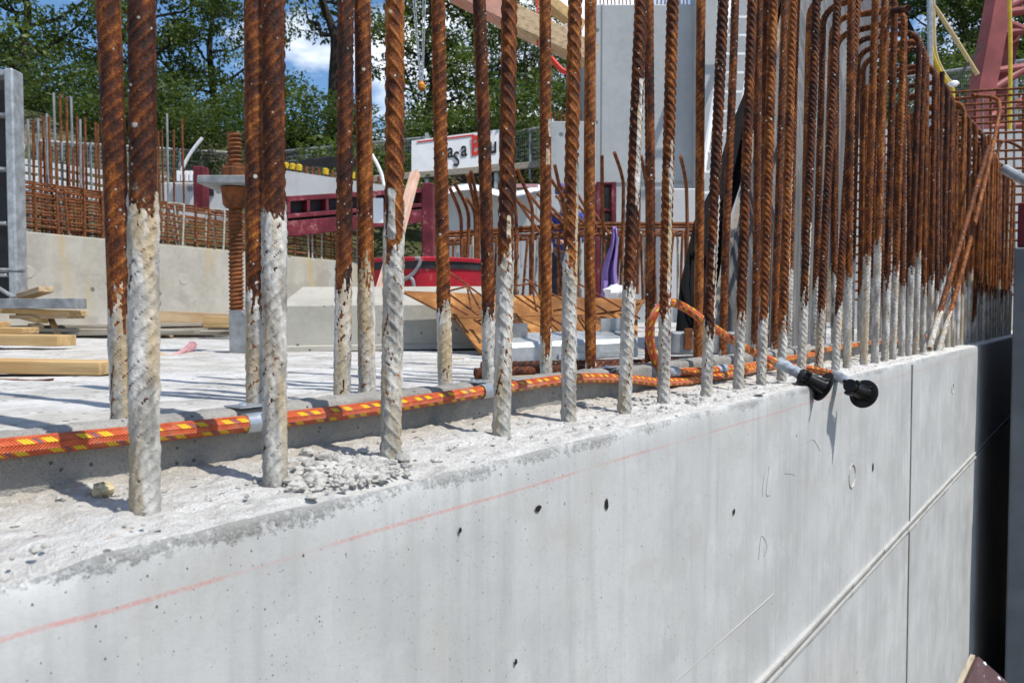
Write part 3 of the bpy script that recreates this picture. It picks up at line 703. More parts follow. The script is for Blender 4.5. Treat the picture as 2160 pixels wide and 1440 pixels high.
A = [Vector((x, HY+.002*math.sin(x*9), HZ+.003*math.sin(x*7+1))) for x in (-1.2, -.8, -.4, -.1, .1, .25, .4, .55, .7, .85, 1.0)]
xk = onY(1300, 798, HY).x
A = [p for p in A if p.x < xk-.06]+[onY(a, b, c) for a, b, c in ((1300, 798, .654), (1345, 801, .654), (1390, 806, .652), (1440, 804, .648), (1480, 799, .645), (1545, 789, .64), (1615, 774, .64), (1668, 773, .602), (1698, 776, .572), (1725, 781, .54), (1750, 787, .505), (1775, 797, .465), (1792, 810, .44))]+[at(1801, 818, 1.663)]
hose(A, 'braided orange hose with yellow flecks, clipped along the upstand from the left edge')
Bp = [Vector((x, HY, HZ+.003*math.sin(x*5))) for x in (7.5, 6, 5, 4, 3.4, 2.9, 2.5, 2.25)]
Bp += [onY(a, b, c) for a, b, c in ((1715, 748, .655), (1660, 757, .65), (1590, 770, .648), (1520, 779, .648), (1440, 784, .655), (1402, 783, .662), (1384, 764, .664), (1371, 715, .660), (1373, 680, .65), (1390, 650, .64), (1416, 638, .63), (1452, 653, .62), (1490, 681, .595), (1540, 714, .589), (1575, 735, .587), (1600, 748, .579), (1622, 757, .560), (1645, 767, .540), (1668, 778, .525), (1700, 796, .495), (1722, 808, .468))]
hose(Bp, 'braided orange hose lifted into a loop among the bars, ending in the upper black nozzle')
def wrap_tape(P, r, name, label, ring=False):
    P = cr_spline([Vector(p) for p in P], 6); t = MB(); n = 14; m = len(P)
    tt = (P[1]-P[0]).normalized(); nr = tt.orthogonal(); vs = []
    for i, p in enumerate(P):
        t_ = (P[min(i+1, m-1)]-P[max(i-1, 0)]).normalized(); nr = (nr-t_*nr.dot(t_)).normalized(); bn = t_.cross(nr)
        for k in range(n):
            q = 2*math.pi*k/n; rr = (HR*.97 if i in (0, m-1) else r*(1+random.uniform(-.06, .1)+.07*math.sin(q*3+i*1.1))); vs.append(p+(nr*math.cos(q)+bn*math.sin(q))*rr)
    t.add(vs, [(i*n+k, i*n+(k+1) % n, (i+1)*n+(k+1) % n, (i+1)*n+k) for i in range(m-1) for k in range(n)])
    return tag(t.build(name, M['tape'], None, True), label, 'tape')
wrap_tape([onY(a, b, c) for a, b, c in ((1634, 762, .550), (1652, 770, .535), (1672, 780, .521), (1698, 795, .496))], .0116, 'silver_tape', 'crumpled silver tape wrapped round the hose before the upper nozzle')
wrap_tape([onY(a, b, c) for a, b, c in ((1757, 789, .497), (1775, 797, .465), (1792, 810, .44))]+[at(1801, 818, 1.663)], .0104, 'silver_tape', 'silver tape wrapped round the hose before the lower nozzle')
wrap_tape([onY(a, b, c) for a, b, c in ((1530, 778, .648), (1522, 779, .648), (1512, 780, .648))], .0102, 'silver_tape', 'narrow silver tape band on the hose where two hoses run side by side')
wrap_tape([onY(a, b, c) for a, b, c in ((1428, 784, .656), (1418, 784, .657), (1408, 784, .660))], .0102, 'silver_tape', 'silver tape band on the hose at the foot of the loop')
def nozzle(p0, p1, label):
    p0, p1 = Vector(p0), Vector(p1); ax = (p1-p0).normalized(); L = (p1-p0).length
    e = empty('hose_nozzle', p0, label, 'nozzle', 'black hose nozzles')
    MB().lathe(p0, ax, [(-.003, .001), (-.003, .0108), (-.003, .0142), (.004, .0150), (.0042, .0128), (.009, .0128), (.0092, .0152), (.014, .0152), (.0142, .0125), (L-.012, .0160), (L-.004, .0185), (L-.004, .0115)], 28, False).build('cone', M['black_rubber'], e, True)
    MB().lathe(p0+ax*(L-.0042), ax, [(0, .012), (0, .031), (.001, .0325), (.0034, .0325), (.0042, .031), (.0042, .012), (0, .012)], 36, False).build('flange', M['black_rubber'], e, True)
    s = ax.cross(Vector((0, 0, 1))).normalized(); u = s.cross(ax)
    for k in range(4):
        q = math.pi/4+k*math.pi/2; d = s*math.cos(q)+u*math.sin(q); w = ax.cross(d)
        MB().prism([(.014, .0128), (L-.005, .0195), (L-.005, .0235), (L-.012, .0205)], lambda p, d_: p0+ax*p[0]+d*p[1]+w*d_, -.001, .001).build('fin', M['black_rubber'], e)
    for q in (.6, 2.6, 4.6):
        d = s*math.cos(q)+u*math.sin(q); w = ax.cross(d); c = p0+ax*.003+d*.0168
        MB().lathe(c-ax*.004, ax, [(0, .0018), (0, .0042), (.011, .0042), (.011, .0018), (0, .0018)], 16, False).build('lug', M['black_rubber'], e, True)
    MB().obox(p0+ax*.0045-u*.0165, ax*.007, s*.009, u*.0035, .001).build('clamp', M['black_rubber'], e)
nozzle(at(1692, 792, 1.575), at(1739, 816, 1.578), 'upper of two black plastic hose nozzles, flange seen edge-on over the wall arris')
nozzle(at(1793, 813, 1.655), at(1823, 831, 1.69), 'lower of two black plastic hose nozzles, round flange hanging clear of the wall face')
def clip(px, lab, w=.016):
    p = onY(px, 800, HY); x = p.x; c = Vector((x, HY, HZ))
    z = HZ+.003*math.sin(x*7+1); t = MB(); n = 16; vs = []
    for sx in (-w, w):
        for rr in (HR+.0006, HR+.0019):
            for k in range(n):
                q = math.radians(-115+k*(265)/(n-1)); vs.append((x+sx, HY-math.cos(q)*rr, z+math.sin(q)*rr))
    f = []
    for k in range(n-1):
        f += [(k, k+1, 2*n+k+1, 2*n+k), (n+k, n+k+1, 3*n+k+1, 3*n+k), (k, k+1, n+k+1, n+k), (2*n+k, 2*n+k+1, 3*n+k+1, 3*n+k)]
    f += [(0, n, 3*n, 2*n), (n-1, 2*n-1, 4*n-1, 3*n-1)]
    t.add(vs, f)
    t.box(x-w, HY+.006, .0535, x+w, HY+.036, .0549, .0005)
    o = t.build('hose_clip', M['clip'], None, True)
    MB().lathe((x, HY+.027, .0548), (0, 0, 1), [(0, .004), (.0018, .0036), (.0026, .001)], 14).build('nail_head', M['clip'], o, True)
    tag(o, lab, 'clip', 'metal clips holding the hose')
clip(545, 'bright metal clip over the hose beside the second front bar')
clip(1030, 'bright metal clip over the hose beside the fourth front bar')
clip(1308, 'bright metal clip over the hose just left of the sixth front bar')

# ------------------------------------------------------------------ rubble and crumbs on the wall top
def pebble(mb, c, r, seed, n1=6, n2=9):
    rr = random.Random(seed); vs = []; sx, sy, sz = rr.uniform(.8, 1.3), rr.uniform(.8, 1.3), rr.uniform(.5, .85)
    ph = rr.uniform(0, 6)
    for i in range(n1+1):
        a = math.pi*i/n1
        for k in range(n2):
            b = 2*math.pi*k/n2+ph; j = rr.uniform(.70, 1.22)
            vs.append((c[0]+r*sx*j*math.sin(a)*math.cos(b), c[1]+r*sy*j*math.sin(a)*math.sin(b), c[2]+r*sz*j*math.cos(a)))
    mb.add(vs, [(i*n2+k, (i+1)*n2+k, (i+1)*n2+(k+1) % n2, i*n2+(k+1) % n2) for i in range(n1) for k in range(n2)])
t = MB()
for k in range(700):
    px = random.gauss(735, 66); py = random.gauss(1001, 20)
    p = onZ(px, py, 0); r = min(.0085, random.lognormvariate(math.log(.0021), .62))
    if .49 < p.y < .655: pebble(t, (p.x, p.y, r*.35+random.uniform(0, .003)), r, k)
for k in range(900):
    x = random.uniform(.12, 2.8); y = random.uniform(.50, .66) if random.random() < .6 else random.uniform(.63, .662); r = random.uniform(.0007, .0030)*random.uniform(.5, 1.2)
    pebble(t, (x, y, .002+r*.3), r, k+1000, 4, 6)
for k in range(46):
    p = onZ(random.gauss(1390, 70), random.gauss(845, 9), 0); r = random.uniform(.002, .0062)
    if p.y < .655: pebble(t, (p.x, p.y, r*.35+.001), r, k+2000)
o = t.build('mortar_rubble', M['stone'], None, True); tag(o, 'loose mortar rubble and grit scattered round the feet of the front bars', 'rubble', kind='stuff')
t = MB(); p = onZ(217, 1047, 0); pebble(t, (p.x, p.y, .0055), .0075, 5, 9, 14); tag(t.build('foam_crumb', M['foam'], None, True), 'small yellowish crumb lying on the wall top left of the first bar', 'crumb')
for k, (px, py, lx, ly, lab) in enumerate(((1230, 858, .017, .006, 'thin grey stone chip beside the fifth front bar'), (1600, 834, .020, .007, 'flat grey stone chip near the arris right of the ninth bar'), (1262, 850, .008, .006, 'small brown stone chip between the fifth and sixth front bars'))):
    p = onZ(px, py, 0); t = MB(); pebble(t, (0, 0, 0), 1, 70+k, 7, 12)
    t.v = [(p.x+a*lx+b*.004, p.y+b*ly-a*.004, .0045+c*.006) for a, b, c in t.v]
    tag(t.build('stone_chip', M['stone'], None, True), lab, 'stone')

# ------------------------------------------------------------------ things on the slab
def fbox(px0, py0, px1, py1, d, depth, bev=0, mb=None, yaw=0.0):
    "box whose front shows as this pixel rectangle at depth d; its sides run straight back (turned by yaw about z)"
    a, b = at(px0, py1, d), at(px1, py0, d); mb = mb or MB()
    w = (px1-px0)*d/FPX; h = (py1-py0)*d/FPX; c = (a+b)/2
    q = Matrix.Rotation(yaw, 3, 'Z'); rx = q @ RT; f = q @ Vector((math.cos(YAW), math.sin(YAW), 0))
    return mb.obox(c+f*depth/2, rx*w/2, f*depth/2, Vector((0, 0, h/2)), bev)
FH = Vector((math.cos(YAW), math.sin(YAW), 0))
# precast block with sloping top
d0 = .123*FPX/(742-664)
B0, B1 = at(588, 742, d0), at(1012, 734, d0*1.05)
def blk(p, s): return B0+(B1-B0)*s+FH*p[0]+Vector((0, 0, p[1]))
hB = (742-646)*d0/FPX
MB().prism([(-.012, 0), (-.012, .016), (0, .02), (0, hB), (.30, hB+.075), (.55, hB+.07), (.55, 0)], blk, 0, 1).build('precast_block', M['block'])
tag(bpy.data.objects['precast_block'], 'pale precast concrete block with bright sloping top lying on the slab', 'concrete block')
# steel shoe with threaded spindle
dS = .123*FPX/(745-664)
e = empty('jack_spindle', at(505, 745, dS), 'rusty threaded jack spindle with nut and plate on a grey steel shoe', 'jack')
sx0 = at(505, 745, dS)
def shoe(p, s): return sx0+RT*p[0]+Vector((0, 0, p[1]))+FH*s
MB().prism([(-.032, 0), (.034, 0), (.034, .105), (.006, .138), (-.032, .138)], shoe, 0, .10).build('shoe', M['grey_steel'], e)
ax = at(499, 655, dS+.05); topz = at(495, 284, dS+.05).z
def thread(mb, c, z0, z1, r, pitch=.0135):
    n = 20; ns = int((z1-z0)/pitch*8); vs = []
    for i in range(ns+1):
        z = z0+(z1-z0)*i/ns
        for k in range(n):
            q = 2*math.pi*k/n; ph = ((z/pitch)-k/n) % 1; rr = r*(1+.12*math.cos(ph*2*math.pi)); vs.append((c.x+rr*math.cos(q), c.y+rr*math.sin(q), z))
    fs = [(i*n+k, i*n+(k+1) % n, (i+1)*n+(k+1) % n, (i+1)*n+k) for i in range(ns) for k in range(n)]+[tuple(range(n))[::-1], tuple(ns*n+k for k in range(n))]
    return mb.add(vs, fs)
thread(MB(), ax, sx0.z+.13, topz, .0215).build('threaded_rod', M['rust_sheet'] if False else M['rust_thin'], e, True)
zz = lambda py: at(495, py, dS+.05).z
MB().lathe((ax.x, ax.y, zz(379)), (0, 0, 1), [(0, .042), (.03, .042), (.036, .034), (zz(350)-zz(379), .034)], 6).build('nut', M['rust_thin'], e)
MB().lathe((ax.x, ax.y, zz(440)), (0, 0, 1), [(0, .030), (.01, .038), (.05, .042), (zz(399)-zz(440), .044)], 24).build('collar', M['rust_thin'], e, True)
MB().obox((ax.x, ax.y, (zz(379)+zz(398))/2), RT*.092, FH*.08, Vector((0, 0, (zz(379)-zz(398))/2-.002)), .003).build('plate', M['grey_steel'], e)
# rusty folded sheet with lattice bars lying on it
e = empty('rusty_sheet', at(1010, 740, 2.4), 'large folded rusty steel sheet lying behind the rear bars', 'steel sheet')
def quad_sheet(cs, th, name, m, parent):
    a, b, c, d = [Vector(q) for q in cs]; n = (b-a).cross(d-a).normalized()*th
    vs = [a, b, c, d, a+n, b+n, c+n, d+n]
    return MB().add(vs, [(0, 1, 2, 3), (7, 6, 5, 4), (0, 4, 5, 1), (1, 5, 6, 2), (2, 6, 7, 3), (3, 7, 4, 0)]).build(name, m, parent)
Lf, Rf = 2.42, 2.58
quad_sheet([at(958, 671, Lf+.05), at(1345, 660, Rf+.05), at(1360, 632, Rf+.16), at(846, 613, Lf+.13)], -.008, 'upper_leaf', M['rust_sheet'], e)
quad_sheet([at(1012, 741, Lf-.14), at(1345, 722, Rf-.14), at(1345, 661, Rf+.05), at(960, 672, Lf+.05)], -.008, 'lower_leaf', M['rust_sheet'], e)
quad_sheet([at(1000, 728, Lf-.12), at(1012, 741, Lf-.14), at(1345, 722, Rf-.14), at(1340, 716, Rf-.1)], .006, 'lip', M['rust_sheet'], e)
for gi, (segs, lab) in enumerate((
    ([((948, 574), (1022, 628)), ((985, 604), (945, 614)), ((985, 604), (994, 650)), ((988, 606), (1012, 650)), ((945, 640), (986, 664)), ((950, 622), (1008, 664))], 'broken lattice girder lying on the left end of the rusty sheet'),
    ([((1104, 586), (1200, 640)), ((1118, 598), (1092, 602)), ((1120, 594), (1132, 656)), ((1120, 596), (1145, 640)), ((1080, 620), (1134, 656)), ((1100, 620), (1142, 652)), ((1175, 626), (1300, 690)), ((1168, 655), (1190, 652)), ((1160, 668), (1200, 695))], 'lattice girder lying across the middle of the rusty sheet'),
    ([((1220, 598), (1350, 672)), ((1240, 632), (1330, 690)), ((1258, 662), (1340, 650)), ((1226, 668), (1236, 712)), ((1220, 664), (1242, 690)), ((1290, 660), (1350, 640))], 'lattice girder lying on the right end of the rusty sheet'),
    ([((1000, 674), (1040, 702)), ((1004, 678), (1040, 668)), ((1076, 668), (1100, 686)), ((1080, 672), (1096, 700)), ((1080, 670), (1082, 690))], 'short bent wire ends sticking out under the rusty sheet'))):
    e2 = empty('lattice_girder', at(*segs[0][0], 2.5), lab, 'lattice girder', 'lattice girders on the rusty sheet')
    for (p, q) in segs:
        dd = 2.30 if gi == 3 else 2.36+gi*.05
        MB().tube([at(*p, dd+.10), at(*q, dd)], .0032, 7).build('rod', M['rust_thin'], e2, True)
# galvanised formwork rail
e = empty('steel_rail', at(1080, 765, 1.95), 'galvanised formwork rail with holes lying behind two loose bars', 'steel rail')
g0, g1 = at(1076, 766, 1.88), at(1345, 752, 2.05)
def rail(p, s): return g0+(g1-g0)*s+FH*p[0]+Vector((0, 0, p[1]))
MB().prism([(0, 0), (0, .038), (.008, .05), (.09, .072), (.10, .068), (.10, 0)], rail, 0, 1).build('channel', M['galv'], e)
MB().prism([(-.006, .004), (-.006, .018), (0, .018), (0, .004)], rail, .36, 1.0).build('lower_flange', M['galv'], e)
MB().prism([(.05, .06), (.05, .098), (.056, .098), (.056, .06)], rail, .0, .13).build('end_plate', M['grey_steel'], e)
MB().prism([(.075, .06), (.075, .105), (.083, .105), (.083, .06)], rail, .72, 1.0).build('side_plate', M['galv'], e)
for s in (.87,):
    MB().lathe(rail((.05, .0655), s), Vector((0, 0, 1))-FH*.25, [(0, .016), (.004, .014), (.006, .006)], 18).build('rivet', M['galv'], e, True)
fb = fbox(1408, 700, 1560, 748, 2.15, .12, .006); o = fb.build('steel_bracket', M['grey_steel']); tag(o, 'dull grey steel bracket with rust stain lying right of the rail', 'bracket')
p = at(1452, 715, 2.145); MB().obox(p, RT*.012, FH*.003, Vector((0, 0, .03)), .002).build('rust_stain_plate', M['rust_thin'], o)
# mortar tub
cT = at(905, 620, 4.6); zt = at(905, 541, 4.2).z
e = empty('mortar_tub', (cT.x, cT.y, .03), 'scuffed round red mortar tub with black rim band', 'tub')
MB().lathe((cT.x, cT.y, .03), (0, 0, 1), [(0, .30), (.02, .345), (zt-.03-.065, .375)], 48).build('body', M['tub_red'], e, True)
MB().lathe((cT.x, cT.y, zt-.066), (0, 0, 1), [(0, .37), (0, .381), (.042, .384), (.043, .37)], 48, False).build('rim_band', M['black_band'], e, True)
MB().lathe((cT.x, cT.y, zt-.024), (0, 0, 1), [(0, .36), (0, .392), (.018, .395), (.024, .385), (.018, .36)], 48, False).build('rim', M['tub_red'], e, True)
def on_tub(px, py):
    r = ray(px, py); o_ = CAM; dx, dy = r.x, r.y; ox, oy = o_.x-cT.x, o_.y-cT.y; A_ = dx*dx+dy*dy; B_ = 2*(ox*dx+oy*dy); C_ = ox*ox+oy*oy-.388**2
    k = (-B_-math.sqrt(max(0, B_*B_-4*A_*C_)))/(2*A_); return o_+r*k
MB().tube(cr_spline([on_tub(*q) for q in ((842, 598), (852, 590), (868, 580), (880, 566), (886, 552), (884, 545), (876, 545))], 5), .011, 8).build('hook', M['grey_steel'], e, True)
MB().tube(cr_spline([on_tub(*q) for q in ((862, 582), (870, 590), (874, 606))], 5), .010, 8).build('hook', M['grey_steel'], e, True)
# timber on the left
def plank(a, b, w, h, name, m, lab, bev=.002, up=(0, 0, 1)):
    a, b = Vector(a), Vector(b); t = MB().beam(Vector((0, 0, 0)), Vector(((b-a).length, 0, 0)), w, h, bev=bev)
    o = t.build(name, m); o.location = a; d = (b-a).normalized(); u = Vector(up); y = u.cross(d).normalized(); z = d.cross(y)
    o.rotation_euler = Matrix((d, y, z)).transposed().to_euler()
    return tag(o, lab, 'timber') if lab else o
plank(at(-260, 766, 1.56), at(232, 775, 1.54), .07, .027, 'plank', M['wood'], 'nearest fresh yellow plank at the left, propped above its own shadow')
plank(at(-200, 712, 2.75), at(142, 718, 2.70), .10, .038, 'plank', M['wood'], 'thick yellow plank behind the nearest one at the left')
plank(at(-200, 694, 2.80), at(66, 697, 2.78), .09, .022, 'plank', M['wood'], 'short board lying on top of the thick yellow plank')
plank(at(-150, 682, 2.85), at(10, 684, 2.82), .06, .02, 'plank', M['wood'], 'topmost short board of the small stack at the left edge')
p0 = at(-80, 800, 1.42); MB().tube(cr_spline([at(-80, 800, 1.44), at(30, 801, 1.43), at(70, 803, 1.43), at(112, 800, 1.42)], 6), .0022, 6).build('copper_wire', M['rust_thin'], None, True); tag(bpy.data.objects['copper_wire'], 'thin reddish wire lying below the nearest plank', 'wire')
plank(at(-200, 641, 4.0), at(172, 640, 3.95), .09, .052, 'steel_beam', M['grey_steel'], None); tag(bpy.data.objects['steel_beam'], 'grey steel beam laid across the pile of laths', 'beam')
e = empty('lath_pile', at(200, 690, 4.2), 'untidy pile of thin splintered laths before the rear wall', 'timber')
LM = []
for k in range(4):
    LM.append(MB().beam(Vector((0, 0, 0)), Vector((1.15+.2*k, 0, 0)), .045, .012+.006*(k % 2), bev=.001).mesh('lath', M['wood_grey'] if k % 2 else M['wood_old']))
for k in range(34):
    o = link('lath', LM[k % 4]); px = random.uniform(-140, 300); dd = random.uniform(4.05, 4.5); lay = k//12
    p = at(px, 690, dd); p.z = .034+.018*lay+random.uniform(0, .01)
    o.rotation_euler = (random.uniform(-.2, .2), random.uniform(-.025, .025), -math.radians(52)+random.gauss(0, .13)); o.location = p-Vector(o.rotation_euler.to_matrix() @ Vector((.6, 0, 0)))
    o.parent = e; o.matrix_parent_inverse = Matrix.Translation(-e.location)
for k, (q0, q1, w, h) in enumerate((((20, 655), (165, 661), .12, .028), ((40, 668), (160, 668), .12, .02), ((45, 664), (90, 676), .06, .03), ((50, 625), (98, 610), .08, .03), ((105, 668), (124, 708), .03, .015), ((70, 688), (82, 690), .05, .03))):
    plank(at(*q0, 4.1), at(*q1, 4.0), w, h, 'board_offcut', M['wood_old'] if k % 2 else M['wood'], ['broad old board directly under the steel beam', 'second old board under the steel beam', 'short tilted offcut sticking out of the lath pile', 'splintered stub pointing up above the steel beam', 'thin lath tipped down off the pile onto the slab', 'small end-grain offcut in front of the lath pile'][k])
plank(at(318, 674, 5.4), at(500, 680, 5.6), .06, .13, 'timber_beam', M['wood_old'], 'broad tan beam lying at the foot of the rear wall')
plank(at(436, 678, 3.9), at(500, 679, 3.9), .10, .055, 'timber_block', M['wood'], 'short dark-topped timber block left of the grey shoe')
MB().obox(at(463, 664, 3.9), RT*.08, FH*.06, Vector((0, 0, .006)), .002).build('block_cover', M['tarp'], bpy.data.objects['timber_block'])
e = empty('pink_brush', at(385, 740, 2.55), 'faded pink plastic tool with splayed head lying on the slab', 'tool')
MB().beam(at(346, 763, 2.25), at(396, 735, 2.5), .018, .012, bev=.004).build('handle', M['pink'], e)
t = MB()
for k in range(18): t.beam(at(388, 742, 2.47), at(400+random.uniform(-10, 14), 726+random.uniform(-4, 26), 2.5), .012, .012)
t.build('splayed_head', M['pink'], e)
plank(at(318, 748, 2.4), at(360, 756, 2.32), .05, .012, 'board_offcut', M['wood'], 'small pale offcut beside the pink tool')
plank(at(690, 757, 2.2), at(980, 754, 2.25), .004, .004, 'twig', M['wood_old'], None); o = bpy.data.objects['twig']; o.scale = (.08, 1, 1); o.location = at(955, 757, 2.1); tag(o, 'thin stick lying on the slab left of the loose bars', 'stick')
plank(at(1075, 797, 1.42), at(1160, 793, 1.46), .03, .006, 'board_offcut', M['wood_old'], 'flat brown offcut lying just under the loose bars')

# ------------------------------------------------------------------ rear wall with stirrup cage
w0 = onZ(330, 693, .02); wd = Vector((math.cos(math.radians(10)), math.sin(math.radians(10)), 0)); wnrm = Vector((-wd.y, wd.x, 0))
def along(px):
    r = ray(px, 600); r2 = Vector((r.x, r.y)); o2 = w0; det = r.x*(-wd.y)+r.y*wd.x
    bx, by = w0.x-CAM.x, w0.y-CAM.y; k = (bx*(-wd.y)+by*wd.x)/det; q = CAM+r*k; return (q-w0).dot(wd)
s0, s1 = along(-160), along(775)
WT = .145+(664-514)/FPX*((w0-CAM).dot(FH))
rw = MB(); c = w0+wd*(s0+s1)/2+wnrm*.15
rw.obox((c.x, c.y, (WT-.1)/2), wd*(s1-s0)/2, wnrm*.15, Vector((0, 0, (WT+.1)/2)), .008)
rw = rw.build('rear_concrete_wall', M['rear_wall']); tag(rw, 'low grey concrete wall with ochre stains across the back of the slab', 'concrete wall')
for s in (along(388), along(60)):
    MB().lathe(w0+wd*s+Vector((0, 0, .46))-wnrm*.001, -wnrm, [(0, .05), (.004, .045), (.003, .02)], 18).build('tie_hole', M['block'], rw, True)
e = empty('stirrup_cage', w0+Vector((0, 0, WT)), 'rusty rebar cage of bent stirrups along the top of the rear wall', 'rebar cage')
def stir(mt):
    pts = [Vector((0, .05, -.05)), Vector((0, .05, .36)), Vector((0, .07, .40)), Vector((0, .22, .41)), Vector((0, .25, .37)), Vector((0, .25, -.05))]
    return MB().tube(cr_spline(pts, 5), .010, 7).mesh('stirrup', mt, True)
SMm = [stir(M['rust_thin']), stir(M['pale_bar'])]
rotw = math.radians(10); inv = Matrix.Translation(-e.location)
s = along(30); k = 0
while s < s1:
    o = link('stirrup', SMm[1 if random.random() < .34 else 0]); p = w0+wd*s; o.location = (p.x, p.y, WT); o.rotation_euler = (random.uniform(-.03, .03), random.uniform(-.06, .06), rotw+random.uniform(-.15, .5))
    o.parent = e; o.matrix_parent_inverse = inv; s += random.choice((.06, .12, .20, .16)); k += 1
for y in (.06, .24):
    for z in (.04, .09, .15, .21, .26, .32, .37):
        a = w0+wd*along(30)+wnrm*y+Vector((0, 0, WT+z+random.uniform(-.01, .01))); b = w0+wd*(s1)+wnrm*y+Vector((0, 0, WT+z+random.uniform(-.01, .01)))
        MB().tube([a, (a+b)/2+Vector((0, 0, random.uniform(-.02, .01))), b], .009, 6).build('longitudinal_bar', M['rust_thin'], e, True)
for k in range(16):
    s = random.uniform(along(40), s1); a = w0+wd*s+wnrm*random.uniform(.05, .2)+Vector((0, 0, WT+.36)); b = w0+wd*(s+random.uniform(.05, .16))+wnrm*.08+Vector((0, 0, WT-.02))
    MB().tube([a, b], .009, 6).build('diagonal_bar', random.choice((M['rust_thin'], M['pale_bar'])), e, True)
RMm = [MB().tube([Vector((0, 0, 0)), Vector((.006, 0, .5)), Vector((0, .004, 1.0))], .0105, 7).mesh('starter_bar', m, True) for m in (M['rust_thin'], M['rust_thin'], M['grey_steel'])]
for k, (px, py) in enumerate(sorted([(38, 262), (48, 258), (60, 252), (70, 256), (80, 250), (92, 246), (98, 240), (104, 246), (114, 196), (126, 198), (140, 204), (151, 205), (162, 246), (169, 252), (180, 248), (200, 258), (206, 262), (218, 270), (131, 300), (145, 302), (155, 310), (175, 305), (190, 300), (232, 268), (244, 262), (327, 280), (333, 278), (342, 275), (353, 240), (366, 274), (384, 250), (60, 300), (84, 298), (108, 310), (118, 300)])):
    s = along(px); off = random.uniform(.3, .9); r = ray(px, py); r.z = r.z
    base = w0+wd*s+wnrm*.2; dd = (base-CAM).dot(FW); base = at(px, py, dd*(1+off*.12)); top = base.z
    o = link('starter_bar', RMm[k % 3]); o.location = (base.x, base.y, WT-.3); o.scale = (1, 1, top-WT+.3); o.rotation_euler = (0, 0, random.uniform(0, 6))
    tag(o, f'thin starter bar upright behind the rear wall stirrup cage, {nth(k)} from the left', 'rebar', 'upright starter bars behind the rear wall')
# left formwork panel
e = empty('formwork_panel', at(10, 640, 5.0), 'tall grey formwork panel with pale edge profile at the left border', 'formwork')
q = Matrix.Rotation(math.radians(8), 3, 'Z')
fbox(-260, 150, 14, 640, 5.12, .02).build('sheet', M['black_band'], e)
fbox(12, 146, 31, 650, 4.95, .12, .01).build('edge_profile', M['galv'], e)
fbox(-260, 146, 12, 158, 4.95, .12, .006).build('top_rail', M['galv'], e)
for py in (240, 355, 470, 580): fbox(-260, py-3, 12, py+3, 4.97, .08, .004).build('cross_rib', M['galv'], e)
MB().tube([at(-30, 569, 4.7), at(52, 571, 4.7)], .014, 8).build('tie_rod', M['grey_steel'], e, True)
MB().tube([at(-30, 590, 4.7), at(30, 628, 4.6)], .012, 8).build('brace_rod', M['grey_steel'], e, True)

# ------------------------------------------------------------------ middle background: red formwork, low walls, bent starters
e = empty('red_formwork', at(700, 470, 8.5), 'dark red formwork panel lying on edge with square cells, behind the stirrups', 'formwork')
a, b = at(600, 440, 8.4), at(800, 425, 9.4); ht = 1.1
def rf(s, z): return a+(b-a)*s+Vector((0, 0, z))
dirv = (b-a).normalized(); nb = Vector((-dirv.y, dirv.x, 0)).normalized()
def rbar(s_a, s_b, z_a, z_b, name='rail'):
    c_ = (rf(s_a, z_a)+rf(s_b, z_b))/2; MB().obox(c_, (b-a)*((s_b-s_a)/2), nb*.06, Vector((0, 0, (z_b-z_a)/2)), .006).build(name, M['red_paint'], e)
z_t = at(600, 415, 8.4).z-a.z; z_b = at(600, 500, 8.4).z-a.z
rbar(0, 1.9, z_t-.06, z_t); rbar(0, 1.9, z_b, z_b+.17); rbar(0, 1.9, z_b+.2, z_b+.25)
for s in (0, .19, .38, .62, .9, 1.2, 1.5, 1.88): rbar(s, s+.03, z_b+.25, z_t-.06, 'stiffener')
c_ = (rf(0, z_b)+rf(1.9, z_t))/2+nb*.05; MB().obox(c_, (b-a)*.95, nb*.008, Vector((0, 0, (z_t-z_b)/2)), 0).build('skin', M['black_band'], e)
fbox(783, 418, 808, 470, 8.3, .03, .004).build('white_sticker', M['white'], e)
def redpost(px0, py0, px1, py1, d, lab, m='red_paint'):
    o = fbox(px0, py0, px1, py1, d, .16, .012).build('red_post', M[m]); return tag(o, lab, 'post')
redpost(407, 350, 430, 440, 8.2, 'faded red steel post behind the stirrups, left of the spindle')
redpost(889, 385, 914, 545, 6.6, 'red steel post standing above the mortar tub')
o = fbox(340, 385, 480, 460, 9.0, .3, .01).build('low_concrete_wall', M['pale_wall']); tag(o, 'pale low concrete wall behind the red post, left of the spindle', 'concrete wall')
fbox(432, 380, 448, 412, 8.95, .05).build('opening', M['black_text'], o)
for k in range(5): fbox(372+k*9, 360, 378+k*9, 382, 8.9, .05, .004).build('pale_stub', M['white'], o)
# concrete wall with yellow caps
a, b = at(590, 358, 10.5), at(800, 400, 11.5)
o = MB(); hd = Vector((0, 0, 1)); c_ = (a+b)/2; dv = (b-a); o.add([at(585, 357, 10.5), at(820, 392, 10.5), at(820, 440, 10.5), at(585, 440, 10.5)]+[v+FH*.3 for v in (at(585, 357, 10.5), at(820, 392, 10.5), at(820, 440, 10.5), at(585, 440, 10.5))], [(0, 1, 2, 3), (4, 7, 6, 5), (0, 4, 5, 1), (1, 5, 6, 2), (2, 6, 7, 3), (3, 7, 4, 0)])
o = o.build('stepped_concrete_wall', M['pale_wall']); tag(o, 'pale concrete wall with sloping top and capped bars above the red formwork', 'concrete wall')
for k in range(15):
    px = 603+k*14; py = 357+(px-585)*.149
    m = MB().tube([at(px, py+4, 10.6), at(px, py-16, 10.6)], .022, 7).build('capped_bar', M['rust_thin'], o, True)
    if k in (0, 1, 2, 6, 9, 10): MB().lathe(at(px, py-4, 10.55), (0, 0, 1), [(0, .04), (.07, .045), (.085, .02)], 10).build('yellow_cap', M['yellow'], m, True)
t = MB(); rngk = random.Random(4); vs = []; n = 14
